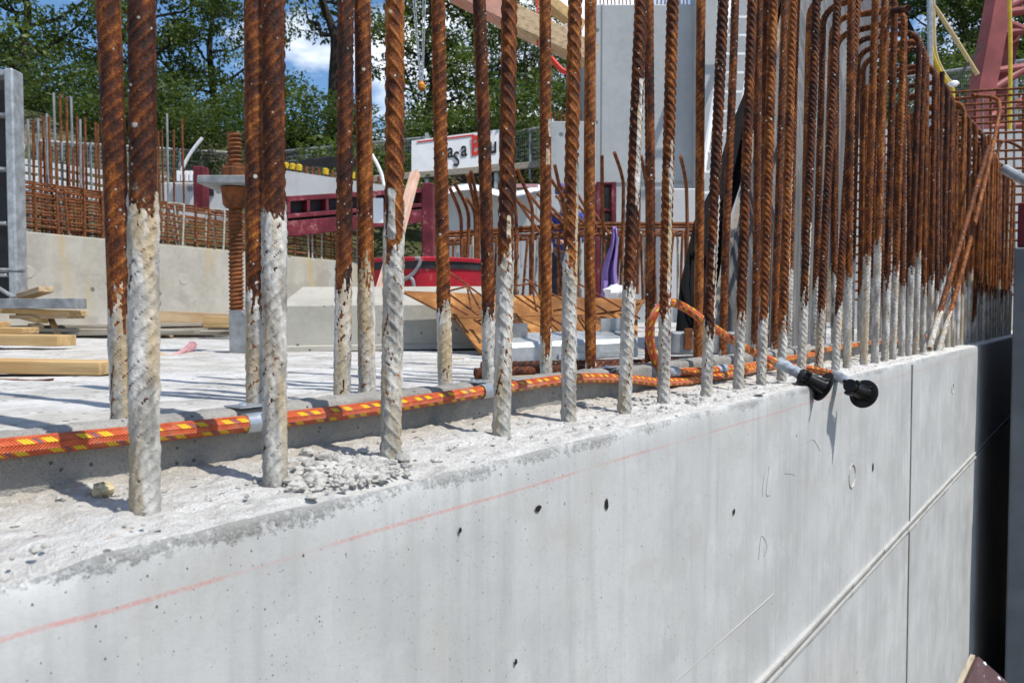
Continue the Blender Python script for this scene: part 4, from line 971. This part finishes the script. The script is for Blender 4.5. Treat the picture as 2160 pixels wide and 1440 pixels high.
for i in range(n+1):
    px = 632+i*(150/n)
    for j, (yy, dd) in enumerate(((352, 12.0), (340-8*math.sin(i/n*math.pi)+rngk.uniform(-2, 2), 12.1), (338-8*math.sin(i/n*math.pi)+rngk.uniform(-2, 2), 12.6), (352, 13.0))): vs.append(at(px, yy, dd))
t.add(vs, [(i*4+j, i*4+j+1, i*4+j+5, i*4+j+4) for i in range(n) for j in range(3)]); o = t.build('tarpaulin_heap', M['tarp'], None, True); tag(o, 'low heap covered with black tarpaulin above the stepped wall', 'tarpaulin')
for nm, P, lab in (('white_conduit', ((383, 360), (395, 335), (410, 312), (427, 291)), 'curved white conduit sticking up left of the spindle'), ('white_conduit', ((784, 326), (795, 345), (805, 368), (810, 392)), 'curved white conduit behind the fourth rear bar')):
    tag(MB().tube(cr_spline([at(*p, 8.0) for p in P], 5), .018, 8).build(nm, M['white'], None, True), lab, 'conduit')
plank(at(806, 615, 4.0), at(876, 366, 5.6), .05, .06, 'timber_prop', mk_wood('pale_pink_timber', (.55, .36, .27), .75), 'pale timber prop leaning diagonally behind the third front bar', up=(.3, -.9, .2))
# grey corrugated wall and bent starters
e = empty('ribbed_wall', at(1040, 560, 8.5), 'grey concrete wall with fine vertical ribs behind the bent starter bars', 'concrete wall')
fbox(938, 402, 1158, 640, 8.6, .25).build('wall_body', M['tower'], e)
for k in range(19): fbox(945+k*11, 425, 949+k*11, 560, 8.59, .01).build('rib', M['tower'], e)
o = MB(); vs = []
for i in range(13):
    px = 936+i*17; y = 402-10*math.sin(i*.55)-8*(i/12); vs += [at(px, y, 8.3), at(px, y+10, 8.2), at(px, y+9, 8.9), at(px, y-3, 8.9)]
o.add(vs, [(i*4+j, i*4+(j+1) % 4, (i+1)*4+(j+1) % 4, (i+1)*4+j) for i in range(12) for j in range(4)]); o = o.build('cover_sheet', M['white'], None, True); tag(o, 'crumpled white covering sheet along the top of the ribbed wall', 'sheeting')
fbox(1068, 388, 1135, 394, 8.15, .05).build('pink_fold', M['pink'], o)
bents = [((948, 395), (970, 450), 600), ((958, 385), (985, 440), 600), ((985, 420), (1000, 445), 600), ((986, 368), (1003, 440), 620), ((993, 360), (1008, 430), 620), ((1085, 368), (1086, 430), 640), ((1090, 356), (1120, 430), 620), ((1163, 380), (1215, 455), 600), ((1170, 348), (1190, 440), 640), ((1208, 330), (1214, 400), 620), ((1270, 328), (1271, 450), 640), ((1296, 322), (1312, 372), 640), ((1352, 330), (1362, 380), 640), ((1436, 330), (1446, 380), 620), ((1335, 345), (1345, 380), 620)]
for k, (p, q, yb) in enumerate(sorted(bents)):
    pts = [at(*p, 5.0), at(*q, 5.2), at(q[0]+3, q[1]+50, 5.25), at(q[0]+random.uniform(-3, 6), yb, 5.25)]
    tag(MB().tube(cr_spline(pts, 4), .0125, 7).build('bent_starter_bar', M['rust_thin'], None, True), f'thin rusty bent-tipped starter bar beyond the rusty sheet, {nth(k)} tip from the left', 'rebar', 'bent starter bars in the middle distance')
for k in range(9):
    px = 1070+k*20+random.uniform(-5, 5); tag(MB().tube([at(px, 400+random.uniform(-10, 40), 5.5), at(px+70, 480+random.uniform(-10, 40), 5.3)], .011, 6).build('raking_bar', M['rust_thin'], None, True), f'thin rusty bar raking down rightwards among the bent starters, {nth(k)} from the left', 'rebar', 'raking bars in the middle distance')
e = empty('stirrup_cage', at(1200, 600, 5.6), 'second rebar cage with pale stirrup hooks, right of the mortar tub', 'rebar cage')
for y in (476, 483, 492, 500): MB().tube([at(930, y+16, 5.4), at(1080, y+6, 5.5), at(1250, y-4, 5.6), at(1480, y-4, 5.7)], .013, 7).build('longitudinal_bar', M['rust_thin'], e, True)
for k in range(24):
    px = 935+k*22+random.uniform(-6, 6); m = M['pale_bar'] if k % 3 == 0 else M['rust_thin']; y = 500-(px-930)*.02+random.uniform(-3, 8)
    MB().tube(cr_spline([at(px+random.uniform(-12, 8), 640, 5.35), at(px, y+20, 5.35), at(px+5, y, 5.4), at(px+22, y-2, 5.7), at(px+27, y+14, 5.8), at(px+27, 640, 5.8)], 4), .010, 6).build('stirrup', m, e, True)
# violet sheeting, white bag, red cupboard
t = MB(); vs = []
for i in range(9):
    y = 478+i*19; w = 4+i*1.9; cx = 1296-i*1.6+3*math.sin(i)
    for j in range(7): vs.append(at(cx-w+j*w/3, y, 4.9+.05*math.sin(j*1.9+i*.3)))
t.add(vs, [(i*7+j, i*7+j+1, (i+1)*7+j+1, (i+1)*7+j) for i in range(8) for j in range(6)])
o = t.build('violet_sheeting', M['purple'], None, True); md = o.modifiers.new('thickness', 'SOLIDIFY'); md.thickness = .006; tag(o, 'violet plastic sheeting hanging from the second rebar cage', 'sheeting')
t = MB(); pebble(t, tuple(at(1300, 618, 4.3)), .07, 3, 8, 14); tag(t.build('white_bag', M['white'], None, True), 'crumpled white bag lying below the violet sheeting', 'bag')
e = empty('red_cupboard', at(1278, 470, 7.6), 'dark red open steel frame box standing behind the seventh and eighth bars', 'steel box')
for x0, x1 in ((1258, 1266), (1290, 1300)): fbox(x0, 384, x1, 640, 7.6, .25, .006).build('upright', M['red_paint'], e)
for y in (384, 440, 480, 560): fbox(1266, y, 1290, y+5, 7.62, .2, .004).build('shelf', M['red_paint'], e)
fbox(1266, 389, 1290, 640, 7.9, .02).build('back_sheet', M['black_band'], e)
# pale right-hand blocks behind cage
o = fbox(1392, 398, 1470, 640, 7.0, .4, .01).build('pale_panel', M['pale_wall']); tag(o, 'pale upright panel standing before the foot of the tall concrete core', 'panel')

# ------------------------------------------------------------------ concrete core, ladder, platform
e = empty('concrete_core', at(1380, 600, 12.5), 'tall grey concrete core wall with vertical joints in the centre background', 'building')
fbox(1254, 14, 1480, 700, 12.4, 3.5, .02).build('core_wall', M['tower'], e)
fbox(1466, -60, 1512, 700, 12.2, .4, .02).build('corner_pier', M['tower'], e)
fbox(1511, -60, 1720, 700, 12.75, .3, .0).build('side_wall', M['tower'], e)
M['joint'] = concrete('joint_concrete', (.30, .31, .31), .8, 1, 20, .9, .002)
fbox(1254, 52, 1466, 54, 12.39, .02).build('joint', M['joint'], e); fbox(1254, 384, 1466, 386, 12.39, .02).build('joint', M['joint'], e)
for x in (1268, 1372): fbox(x, 14, x+2, 700, 12.39, .02).build('joint', M['joint'], e)
for k in range(26): MB().tube([at(1258+k*8, 20, 13), at(1258+k*8+random.uniform(-2, 2), random.uniform(-25, 0), 13)], .012, 5).build('starter_bar', M['rust_thin'], e)
o = fbox(1150, 258, 1256, 700, 12.0, .3, .01).build('low_core_wall', M['tower']); tag(o, 'lower grey wall standing left of the tall concrete core', 'concrete wall')
for k in range(12): MB().tube([at(1163+k*7, 262, 12.1), at(1163+k*7, 234+random.uniform(-3, 5), 12.1)], .01, 5).build('starter_bar', M['rust_thin'], o)
e = empty('ladder', at(1500, 430, 11.3), 'white aluminium ladder leaning on the concrete core', 'ladder')
for ox in (0, 62): MB().beam(at(1549+ox, -60, 11.8), at(1466+ox, 470, 10.6), .05, .09, bev=.006).build('rail', M['white'], e)
for k in range(13):
    s = (k+.6)/13; p = at(1549, -60, 11.8)*(1-s)+at(1466, 470, 10.6)*s; q2 = at(1611, -60, 11.8)*(1-s)+at(1528, 470, 10.6)*s
    MB().beam(p, q2, .04, .035, bev=.004).build('rung', M['white'], e)
e = empty('timber_platform', at(1110, 60, 8), 'timber bracket platform with red edge jutting out at the top centre', 'platform')
pk = mk_wood('pinkish_timber', (.42, .22, .17), .8)
MB().beam(at(960, -20, 7.6), at(1062, 32, 7.9), .18, .20, bev=.01).build('joist', pk, e)
MB().beam(at(1058, 28, 7.9), at(1250, 120, 8.5), .20, .24, bev=.01).build('joist', M['wood_old'], e)
MB().beam(at(1060, -70, 8.6), at(1225, 58, 9.2), .15, .14, bev=.01).build('joist', M['wood'], e)
MB().add([at(1140, 66, 8.3), at(1215, 44, 8.9), at(1215, 118, 8.4), at(1150, 82, 8.2), at(1140, 70, 8.35), at(1215, 48, 8.95), at(1215, 122, 8.45), at(1150, 86, 8.25)], [(0, 1, 2, 3), (7, 6, 5, 4), (0, 4, 5, 1), (1, 5, 6, 2), (2, 6, 7, 3), (3, 7, 4, 0)]).build('deck', M['wood_grey'], e)
MB().beam(at(1160, 77, 8.15), at(1215, 66, 8.3), .03, .05).build('red_strip', M['red_text'], e)
MB().beam(at(1133.5, -20, 8.1), at(1134, 96, 8.1), .02, .02).build('red_cord', M['red_text'], e)
MB().tube(cr_spline([at(1160, 120, 8.2), at(1175, 138, 8.2), at(1188, 150, 8.2), at(1200, 152, 8.2)], 4), .03, 7).build('red_strap', M['red_text'], e, True)
# sign on the fence
dG = 15.0
def sgn(px, py): return at(px, py, dG)
e = empty('company_sign', sgn(975, 340), 'white site sign with black and red lettering behind the fifth to sixth rear bars', 'sign')
sl0, sl1, sl2, sl3 = sgn(868, 369), sgn(1053, 345), sgn(1053, 273), sgn(868, 297)
MB().add([sl0, sl1, sl2, sl3]+[v+FH*.04 for v in (sl0, sl1, sl2, sl3)], [(0, 1, 2, 3), (7, 6, 5, 4), (0, 4, 5, 1), (1, 5, 6, 2), (2, 6, 7, 3), (3, 7, 4, 0)]).build('board', M['white'], e)
def letter(ch, px, py, hpx, m, sx=.75, bold=0.0):
    cu = bpy.data.curves.new('letter', 'FONT'); cu.body = ch; cu.size = 1; cu.extrude = .004; cu.offset = bold
    ob = bpy.data.objects.new('letter', cu); me = bpy.data.meshes.new_from_object(ob); bpy.data.objects.remove(ob)
    vs = np.array([v.co[:] for v in me.vertices]); h = vs[:, 1].max()-vs[:, 1].min(); w = vs[:, 0].max()-vs[:, 0].min(); cxx = (vs[:, 0].max()+vs[:, 0].min())/2; y0 = vs[:, 1].min()
    k = hpx*dG/FPX/h; me.materials.clear(); me.materials.append(m); slope = (sl1-sl0).normalized()
    org = sgn(px, py)-FH*.012
    for v in me.vertices:
        x, y, z = (v.co.x-cxx)*k*sx, (v.co.y-y0)*k, v.co.z
        v.co = org+slope*x+Vector((0, 0, y))-FH*z
    return link('letter', me, e)
letter('a', 950, 333, 21, M['black_text'], .8, .012); letter('S', 963, 351, 31, M['black_text'], .7, .012); letter('a', 979, 330, 22, M['black_text'], .75, .012)
letter('B', 1004, 328, 42, M['red_text'], .62, .03); letter('u', 1040, 324, 24, M['black_text'], .7, .02)
def sb(p, q, w): MB().beam(sgn(*p)-FH*.01, sgn(*q)-FH*.01, .01, w, up=(0, 0, 1)).build('red_line', M['red_text'], e)
sb((880, 300), (1000, 285), .028)
MB().beam(sgn(999, 284)-FH*.01, sgn(999, 328)-FH*.01, .01, .03, up=(1, 0, 0)).build('red_line', M['red_text'], e)
for px in (900, 1046): MB().beam(sgn(px, 280)+FH*.06, sgn(px, 400)+FH*.06, .07, .07).build('post', M['galv'], e)
tag(MB().beam(sgn(780, 379), sgn(1180, 344), .10, .13, bev=.01).build('guard_rail', M['wood_grey']), 'weathered timber guard rail running under the sign', 'rail')
# mesh fence on the hill
def fence(p, q, n, d0, d1, hpx, lab):
    e = empty('mesh_fence', at(*p, d0), lab, 'fence', 'wire mesh site fences'); P = lambda s, y: at(p[0]+(q[0]-p[0])*s, p[1]+(q[1]-p[1])*s+y, d0+(d1-d0)*s)
    MB().tube([P(k/8, 0) for k in range(9)], .028, 6).build('top_rail', M['galv'], e, True); MB().tube([P(0, hpx), P(1, hpx)], .022, 6).build('bottom_rail', M['galv'], e, True)
    for k in range(n+1): MB().tube([P(k/n, -2), P(k/n, hpx+25)], .028, 6).build('post', M['galv'], e, True)
    t = MB(); W_ = abs(q[0]-p[0])
    for k in range(int(W_/4)): t.add([P(k*4/W_, 0), P(k*4/W_+.4/W_, 0), P(k*4/W_+.4/W_, hpx), P(k*4/W_, hpx)], [(0, 1, 2, 3)])
    for y in range(4, int(hpx), 9): t.add([P(0, y), P(1, y), P(1, y+.6), P(0, y+.6)], [(0, 1, 2, 3)])
    tag(t.build('wire_mesh', M['galv'], e), kind='stuff')
fence((80, 298), (480, 322), 4, 14.0, 16.5, 60, 'wire mesh fence sagging across the hillside at the left')
fence((560, 322), (905, 290), 4, 16.5, 16.0, 85, 'wire mesh fence between the spindle and the sign')
fence((1052, 284), (1250, 252), 3, 15.8, 15.0, 80, 'wire mesh fence between the sign and the concrete core')
fence((1880, 168), (2230, 118), 4, 14.0, 12.0, 110, 'wire mesh fence under the trees at the upper right')
for k, (p, q) in enumerate((((20, 338), (260, 372)), ((20, 352), (270, 394)), ((20, 370), (270, 412)), ((30, 392), (290, 432)))):
    tag(MB().beam(at(*p, 13.2-k*.35), at(*q, 14.2-k*.35), .12, .10, bev=.01).build('terrace_edge', M['pale_wall']), ['topmost', 'second', 'third', 'lowest'][k]+' pale terrace edging on the grassy bank behind the starter bars', 'edging', 'terrace edgings on the bank')
t = MB().beam(at(47, 340, 12.8), at(49, 305, 12.8), .05, .05).build('warning_post', M['white']); tag(t, 'small red and white warning post on the bank at far left', 'post')
MB().beam(at(47.7, 328, 12.77), at(48.4, 316, 12.77), .054, .054).build('red_band', M['red_text'], t)
# leaning plywood and tarpaulin
dP = 2.7
e = empty('plywood_panel', at(1600, 750, dP), 'big weathered grey plywood sheet leaning behind the bars right of centre', 'plywood')
cs = [at(1496, 752, 2.45), at(1712, 738, 3.2), at(1890, -60, 4.0), at(1682, -60, 3.3)]
quad_sheet(cs, -.022, 'sheet', M['ply_grey'], e)
MB().beam(cs[0]+FH*.03, cs[3]+FH*.03, .05, .02, up=(0, 1, 0)).build('edge_batten', M['wood_grey'], e)
t = MB(); vs = []
Lc = [(1422, 735), (1434, 600), (1466, 470), (1503, 395), (1540, 270), (1600, 120), (1655, -40)]; Rc = [(1500, 745), (1512, 600), (1535, 470), (1560, 395), (1592, 270), (1640, 120), (1688, -40)]
for (a_, b_) in zip(Lc, Rc):
    k = a_[1]/735
    for j in range(5): s = j/4; vs.append(at(a_[0]*(1-s)+b_[0]*s, a_[1]*(1-s)+b_[1]*s, 2.55+(1-k)*.75+.05*math.sin(j*2+a_[1]*.02)))
t.add(vs, [(i*5+j, i*5+j+1, (i+1)*5+j+1, (i+1)*5+j) for i in range(6) for j in range(4)])
o = t.build('black_tarpaulin', M['tarp'], None, True); o.modifiers.new('thickness', 'SOLIDIFY').thickness = .01; tag(o, 'black tarpaulin draped down the left edge of the leaning plywood', 'tarpaulin')

# ------------------------------------------------------------------ right side
o = fbox(1780, 275, 2260, 760, 7.6, .3).build('pale_rear_wall', M['pale_wall']); tag(o, 'pale wall behind the far hairpin bars at the right', 'concrete wall')
e = empty('rebar_mesh', at(2000, 600, 6.9), 'rusty welded rebar mesh standing before the pale wall at the right', 'rebar mesh')
for k, y in enumerate(list(range(188, 270, 14))+list(range(282, 640, 19))):
    x0 = 1985 if y < 275 else 1790
    MB().tube([at(x0, y+8, 6.9), at(2240, y-6-(2 if k % 2 else 0), 6.6)], .011, 6).build('wire', M['rust_thin'], e, True)
for k in range(26): x = 1800+k*17; MB().tube([at(x, 640, 6.95), at(x+random.uniform(-2, 2), 285 if x < 1990 else 200, 6.9)], .010, 6).build('wire', M['rust_thin'] if k % 4 else M['grey_steel'], e, True)
e = empty('tower_crane', at(2050, 330, 9.0), 'faded red lattice foot of a tower crane at the upper right', 'crane')
dC = 9.0
def cb(p, q, w, nm='brace', dz=0): MB().beam(at(*p, dC+dz), at(*q, dC+dz), w, w, up=(RT.x, RT.y, 0), bev=.012).build(nm, M['crane_red'], e)
cb((2118, -60), (2044, 340), .22, 'leg'); MB().beam(at(2133, 60, dC+.35), at(2080, 330, dC+.35), .03, .24, up=(RT.x, RT.y, 0), bev=.008).build('web_plate', M['crane_red'], e)
for p, q in (((2100, 28), (2200, -20)), ((2102, 30), (2230, 14)), ((2100, 40), (2240, 96)), ((2095, 74), (2230, 56)), ((2080, 154), (2230, 132)), ((2078, 200), (2230, 100)), ((2060, 262), (2230, 175)), ((2060, 272), (2230, 258))):
    MB().tube([at(*p, dC+.1), at(*q, dC+.2)], .05, 10).build('brace', M['crane_red'], e, True)
for P, r, m, lab in ((((1958, -30), (1964, 60), (1966, 110), (1982, 150), (1999, 175), (2009, 190), (2008, 260)), .022, 'yellow', 'yellow cable hanging in a curve beside the crane'), (((1968, -30), (1970, 50), (1974, 115), (1994, 160), (2008, 176)), .018, 'beige_rope', 'paler yellow cable hanging just right of the curved one'), (((1970, 14), (2000, 58), (2062, 158)), .022, 'beige_rope', 'beige rope running diagonally down to the crane leg'), (((2128, -30), (2131, 100), (2129, 340)), .02, 'yellow', 'thin yellow cable hanging straight down through the crane'), (((2072, 92), (2040, 138), (2004, 182)), .014, 'black_band', 'thin black line running down left from the crane leg'), (((1961, -30), (1962, 100), (1963, 300)), .03, 'galv', 'slim grey pole beside the yellow cables')):
    tag(MB().tube(cr_spline([at(*p, 8.0) for p in P], 5), r, 7).build('cable' if 'pole' not in lab else 'slim_pole', M[m], None, True), lab, 'cable' if 'pole' not in lab else 'pole')
t = MB(); pebble(t, tuple(at(2012, 178, 7.9)), .06, 9); tag(t.build('cable_knot', M['white'], None, True), 'small white bundle where the yellow cables meet', 'bundle')
# grey pipe end
a, b = at(2119, 357, 3.5), at(2230, 420, 3.2); t = MB()
t.lathe(a, b-a, [(0, .0165), (0, .022), ((b-a).length, .022), ((b-a).length, .0165), (0, .0165)], 20, False); tag(t.build('grey_pipe', M['galv'], None, True), 'open end of a grey steel pipe poking in from the right edge', 'pipe')
# shoring post at the right
X0 = 4.28
pl = onY(2133, 900, .3); r_ = ray(2131, 900); yv = CAM.y+r_.y*(X0/r_.x)
e = empty('shoring_panel', (X0, yv-.3, -2.3), 'blue-grey steel shoring panel with red top standing close to the wall at the right edge', 'shoring panel')
zt1 = (CAM+ray(2150, 522)*(X0/ray(2150, 522).x)).z; zt2 = (CAM+ray(2155, 425)*(X0/ray(2155, 425).x)).z
MB().box(X0, yv-.75, -2.3, X0+2.6, yv, zt1, .006).build('shaft', M['panel_grey'], e)
MB().box(X0+.03, yv-.72, zt1+.002, X0+2.5, yv-.008, zt2, .006).build('red_head', M['red_paint'], e)
MB().box(X0-.012, yv-.75, -2.3, X0-.0005, yv-.62, zt1, .002).build('flange', M['panel_grey'], e)
# dark plywood at bottom right
e = empty('brown_board', at(2070, 1440, 1.55), 'dark brown plywood board corner poking up at the bottom right', 'board')
cs = [at(2003, 1480, 1.42), at(2170, 1500, 1.48), at(2110, 1440, 1.60), at(2050, 1386, 1.60)]
cs = [at(2052, 1386, 1.55), at(1990, 1520, 1.35), at(2160, 1640, 1.45), at(2215, 1530, 1.66)]
quad_sheet(cs, .012, 'sheet', M['brown_ply'], e)
MB().beam(cs[0], cs[1], .008, .013, up=(0, 0, 1)).build('raw_edge', M['ply_edge'], e)
for q in ((2064, 1401), (2094, 1432)):
    n_ = (cs[1]-cs[0]).cross(cs[3]-cs[0]).normalized(); r = ray(*q); k = (cs[0]-CAM).dot(n_)/r.dot(n_); p = CAM+r*k
    nn = n_ if n_.dot(r) < 0 else -n_
    MB().lathe(p+nn*.012, nn, [(0, .0042), (.002, .0035), (.0024, .001)], 12).build('nail_head', M['white'], e, True)

# ------------------------------------------------------------------ crane hook and cables in the trees
e = empty('crane_hook', at(889, 186, 17), 'small orange crane hook block hanging on four thin wires before the trees', 'crane hook')
for a_, b_ in ((866, 886), (871, 888), (893, 890), (899, 892)): MB().tube([at(a_, -60, 17), at(b_, 172, 17)], .012, 5).build('wire', M['galv'], e)
MB().lathe(at(889, 193, 17), (0, 0, 1), [(0, .03), (.06, .085), (.14, .09), (.22, .04)], 14).build('block', M['orange_paint'], e, True)
MB().tube(cr_spline([at(889, 192, 17), at(893, 203, 17), at(888, 208, 17), at(884, 204, 17)], 4), .02, 7).build('hook', M['grey_steel'], e, True)

# ------------------------------------------------------------------ worker
def skin_body(name, joints, edges, m, parent=None, sub=2):
    me = bpy.data.meshes.new(name); me.from_pydata([j[0] for j in joints], edges, []); me.materials.append(m)
    o = link(name, me, parent); s = o.modifiers.new('skin', 'SKIN')
    for v, j in zip(me.skin_vertices[0].data, joints): v.radius = (j[1], j[2] if len(j) > 2 else j[1])
    me.skin_vertices[0].data[0].use_root = True
    s.use_smooth_shade = True; b = o.modifiers.new('sub', 'SUBSURF'); b.levels = sub; b.render_levels = sub
    return o
gp = at(1192, 560, 10.2); gp.z = .02
e = empty('person', gp, 'worker in blue jacket and violet cap bending over behind the starter bars', 'person')
def L2W(x, y, z): return gp+RT*x-FH*y+Vector((0, 0, z))
J = [((0, 0, .93), .15, .11), ((0, .06, 1.12), .15, .11), ((0, .16, 1.32), .17, .12), ((-.01, .21, 1.45), .10, .09), ((-.02, .26, 1.53), .055), ((-.05, .32, 1.62), .075, .085), ((-.06, .34, 1.70), .075, .085),
     ((.19, .18, 1.40), .062), ((.26, .26, 1.18), .048), ((.12, .42, 1.06), .038), ((.05, .50, 1.06), .028),
     ((-.19, .18, 1.40), .062), ((-.25, .28, 1.18), .048), ((-.12, .44, 1.06), .038), ((-.06, .52, 1.05), .028),
     ((.10, .02, .86), .095), ((.12, .06, .48), .065), ((.12, .0, .09), .045), ((.13, .13, .05), .04), ((-.10, .02, .86), .095), ((-.12, .08, .48), .065), ((-.13, .02, .09), .045), ((-.14, .15, .05), .04)]
Ed = [(0, 1), (1, 2), (2, 3), (3, 4), (4, 5), (5, 6), (2, 7), (7, 8), (8, 9), (9, 10), (2, 11), (11, 12), (12, 13), (13, 14), (0, 15), (15, 16), (16, 17), (17, 18), (0, 19), (19, 20), (20, 21), (21, 22)]
wp = lambda J: [(L2W(*j[0]), *j[1:]) for j in J]
skin_body('body', wp(J), Ed, M['skin'], e)
JJ = [J[0], J[1], J[2], J[3], J[7], J[8], J[9], J[11], J[12], J[13]]; JJ = [(j[0], j[1]*1.18+.012, (j[2] if len(j) > 2 else j[1])*1.18+.012) for j in JJ]
skin_body('jacket', wp(JJ), [(0, 1), (1, 2), (2, 3), (2, 4), (4, 5), (5, 6), (2, 7), (7, 8), (8, 9)], M['blue_cloth'], e)
JT = [J[0]]+J[15:18]+J[19:22]; JT = [(j[0], j[1]*1.16+.01, (j[2] if len(j) > 2 else j[1])*1.16+.01) for j in JT]
skin_body('trousers', wp(JT), [(0, 1), (1, 2), (2, 3), (0, 4), (4, 5), (5, 6)], M['dark_trouser'], e)
c_ = L2W(-.06, .335, 1.715); MB().lathe(c_, (0, 0, 1), [(-.02, .098), (.03, .100), (.07, .085), (.10, .05), (.112, .01)], 18).build('cap', M['cap'], e, True)
MB().obox(c_-FH*.11-RT*.02+Vector((0, 0, -.015)), RT*.07, FH*.05, Vector((0, 0, .006)), .004).build('cap_peak', M['cap'], e)
for sx in (-1, 1): MB().lathe(L2W(-.06+sx*.032, .424, 1.655), -FH, [(0, .012), (.006, .010), (.009, .003)], 10).build('eye', M['black_text'], e, True)
MB().prism([(-.018, 0), (.018, 0), (0, .055)], lambda p, d: L2W(-.06+p[0], .42+d*(1-p[1]/.06), 1.60+p[1]), 0, .028).build('nose', M['skin'], e)

# ------------------------------------------------------------------ trees
def leaf_cloud(cents, per, rad, lsz, seed, m, name):
    g = np.random.default_rng(seed); P = []; T_ = []
    for (c, k) in cents:
        n = int(per*k*k); d = g.normal(size=(n, 3)); d /= np.linalg.norm(d, axis=1)[:, None]
        r = rad*k*(g.random(n)**.45)[:, None]; q = np.array(c)+d*r*np.array([1, 1, .62]); P.append(q); T_.append(np.full(n, g.random()*.6)+g.random(n)*.4)
    P = np.concatenate(P); tone = np.concatenate(T_); n = len(P)
    nn = g.normal(size=(n, 3)); nn[:, 2] = np.abs(nn[:, 2])*1.2+.15; nn /= np.linalg.norm(nn, axis=1)[:, None]
    u = np.cross(nn, g.normal(size=(n, 3))); u /= np.linalg.norm(u, axis=1)[:, None]; v = np.cross(nn, u)
    s = lsz*(.6+.8*g.random(n))[:, None]; L = u*s; Wd = v*s*.5
    V = np.stack([P-L, P-Wd+nn*s*.12, P+L, P+Wd+nn*s*.12], 1).reshape(-1, 3); F = np.arange(4*n).reshape(-1, 4)
    return fast_mesh(name, V, F, [m], smooth=False, attrs={'tone': np.repeat(tone, 4)})
def tree_proto(seed, H, spread, low, nl, m, dens=1.0):
    r = random.Random(seed); tr = MB(); cents = []
    tp = [Vector((0, 0, -.5))]
    for k in range(1, 8): tp.append(Vector((r.uniform(-.25, .25)*k/3, r.uniform(-.25, .25)*k/3, H*.80*k/7)))
    tr.tube(cr_spline(tp, 3), .26, 9, True, .05)
    for k in range(nl):
        f = low+(1-low)*(k+.5)/nl; z = H*.86*f; i = min(6, int(z/(H*.80)*7)); b = tp[i]+(tp[min(7, i+1)]-tp[i])*((z/(H*.80)*7) % 1 if i < 7 else 0)
        b.z = z*.93
        az = k*2.4+r.uniform(-.5, .5); ln = spread*(1-.55*f)*r.uniform(.75, 1.15); up_ = r.uniform(.25, .8)
        pts = [b]
        for q in range(1, 6):
            pts.append(b+Vector((math.cos(az), math.sin(az), 0))*ln*q/5+Vector((r.uniform(-.2, .2), r.uniform(-.2, .2), ln*up_*(q/5)**1.3+r.uniform(-.12, .12))))
        tr.tube(cr_spline(pts, 2), .085*(1.2-f*.6), 6, True, .015)
        for q in range(2, 6):
            for _ in range(1 if q < 4 else 2): cents.append((tuple(pts[q]+Vector((r.gauss(0, .5), r.gauss(0, .5), r.gauss(.1, .4)))), r.uniform(.6, 1.1)))
    cents.append((tuple(tp[-1]), 1.1)); cents.append((tuple(tp[-1]+Vector((0, 0, .8))), .8))
    return tr.mesh('trunk', M['bark'], True), leaf_cloud(cents, 300*dens, .95, .105, seed, m, 'crown')
TP = [tree_proto(1, 13, 4.8, .12, 20, M['leaf'], .5), tree_proto(2, 15, 4.4, .14, 20, M['leaf_dark'], .5), tree_proto(3, 12, 4.9, .16, 15, M['leaf'], .45), tree_proto(4, 14, 5.2, .40, 10, M['leaf_dark'], .5)]
def ground_z(p):
    r = math.hypot(p.x, p.y); return float(sstep(12.5, 20.5, r)*4.7+sstep(20, 60, r)*3.2)-.2
TL = [(-90, 27, 1, 0.74, 'broad green tree at the left border behind the starter bars'), (60, 23, 0, 0.74, 'bright leafy tree behind the tall starter bars at the left'), (330, 23.5, 2, 0.71, 'light green tree just right of the first rebar'), (455, 27, 1, 0.71, 'dark tree above the threaded spindle'), (700, 21.5, 3, 0.74, 'open tree with bare forked limbs against blue sky'), (905, 24, 2, 0.66, 'leafy tree behind the crane hook'), (1010, 27, 1, 0.74, 'tall dark tree behind the sign'), (1105, 24, 1, 0.41, 'shorter conical tree left of the concrete core'), (1180, 31, 0, 0.46, 'small tree showing under the timber platform'), (1800, 30, 1, 0.71, 'tree behind the leaning plywood'), (1905, 25, 0, 0.71, 'leafy tree left of the yellow cables'), (2010, 28, 2, 0.77, 'airy tree between the yellow cables and the crane'), (2110, 25, 1, 0.66, 'dark tree behind the crane leg'), (2230, 27, 0, 0.74, 'tree beyond the crane at the right border')]
def plant(i, px, d, v, sc, lab, name='tree', cat='tree', grp='trees on the bank', dz=0):
    p = at(px, 500, d); p.z = ground_z(p)+dz
    e = empty(name, p, lab, cat, grp); rot = random.uniform(0, 6.28)
    for nm, me in (('trunk', TP[v][0]), ('crown', TP[v][1])):
        o = bpy.data.objects.new(nm, me); COL.objects.link(o); o.parent = e; o.rotation_euler = (0, 0, rot); o.scale = (sc, sc, sc*random.uniform(.95, 1.08))
    return e
for i, (px, d, v, sc, lab) in enumerate(TL): plant(i, px, d, v, sc, lab)
r_ = random.Random(5)
BM = [(tuple(Vector((r_.gauss(0, .9), r_.gauss(0, .9), r_.uniform(.2, 1.6)))), r_.uniform(.5, .9)) for _ in range(16)]
bush = leaf_cloud(BM, 620, .95, .06, 9, M['leaf'], 'bush'); bush2 = leaf_cloud(BM, 620, .95, .06, 10, M['leaf_dark'], 'bush')
for k in range(19):
    px = -100+k*76 if k < 17 else 1850+(k-17)*150
    o = link('bush', bush if k % 4 == 0 else bush2); p = at(px+r_.uniform(-15, 15), 500, r_.uniform(16.0, 18.6)); p.z = ground_z(p)-.1; o.location = p; s = r_.uniform(.55, .95); o.scale = (s*1.3, s*1.3, s); o.rotation_euler = (0, 0, r_.uniform(0, 6))
    tag(o, f'dense green bush below the trees on the bank, {nth(k)} bush from the left', 'bush', 'bushes below the trees')
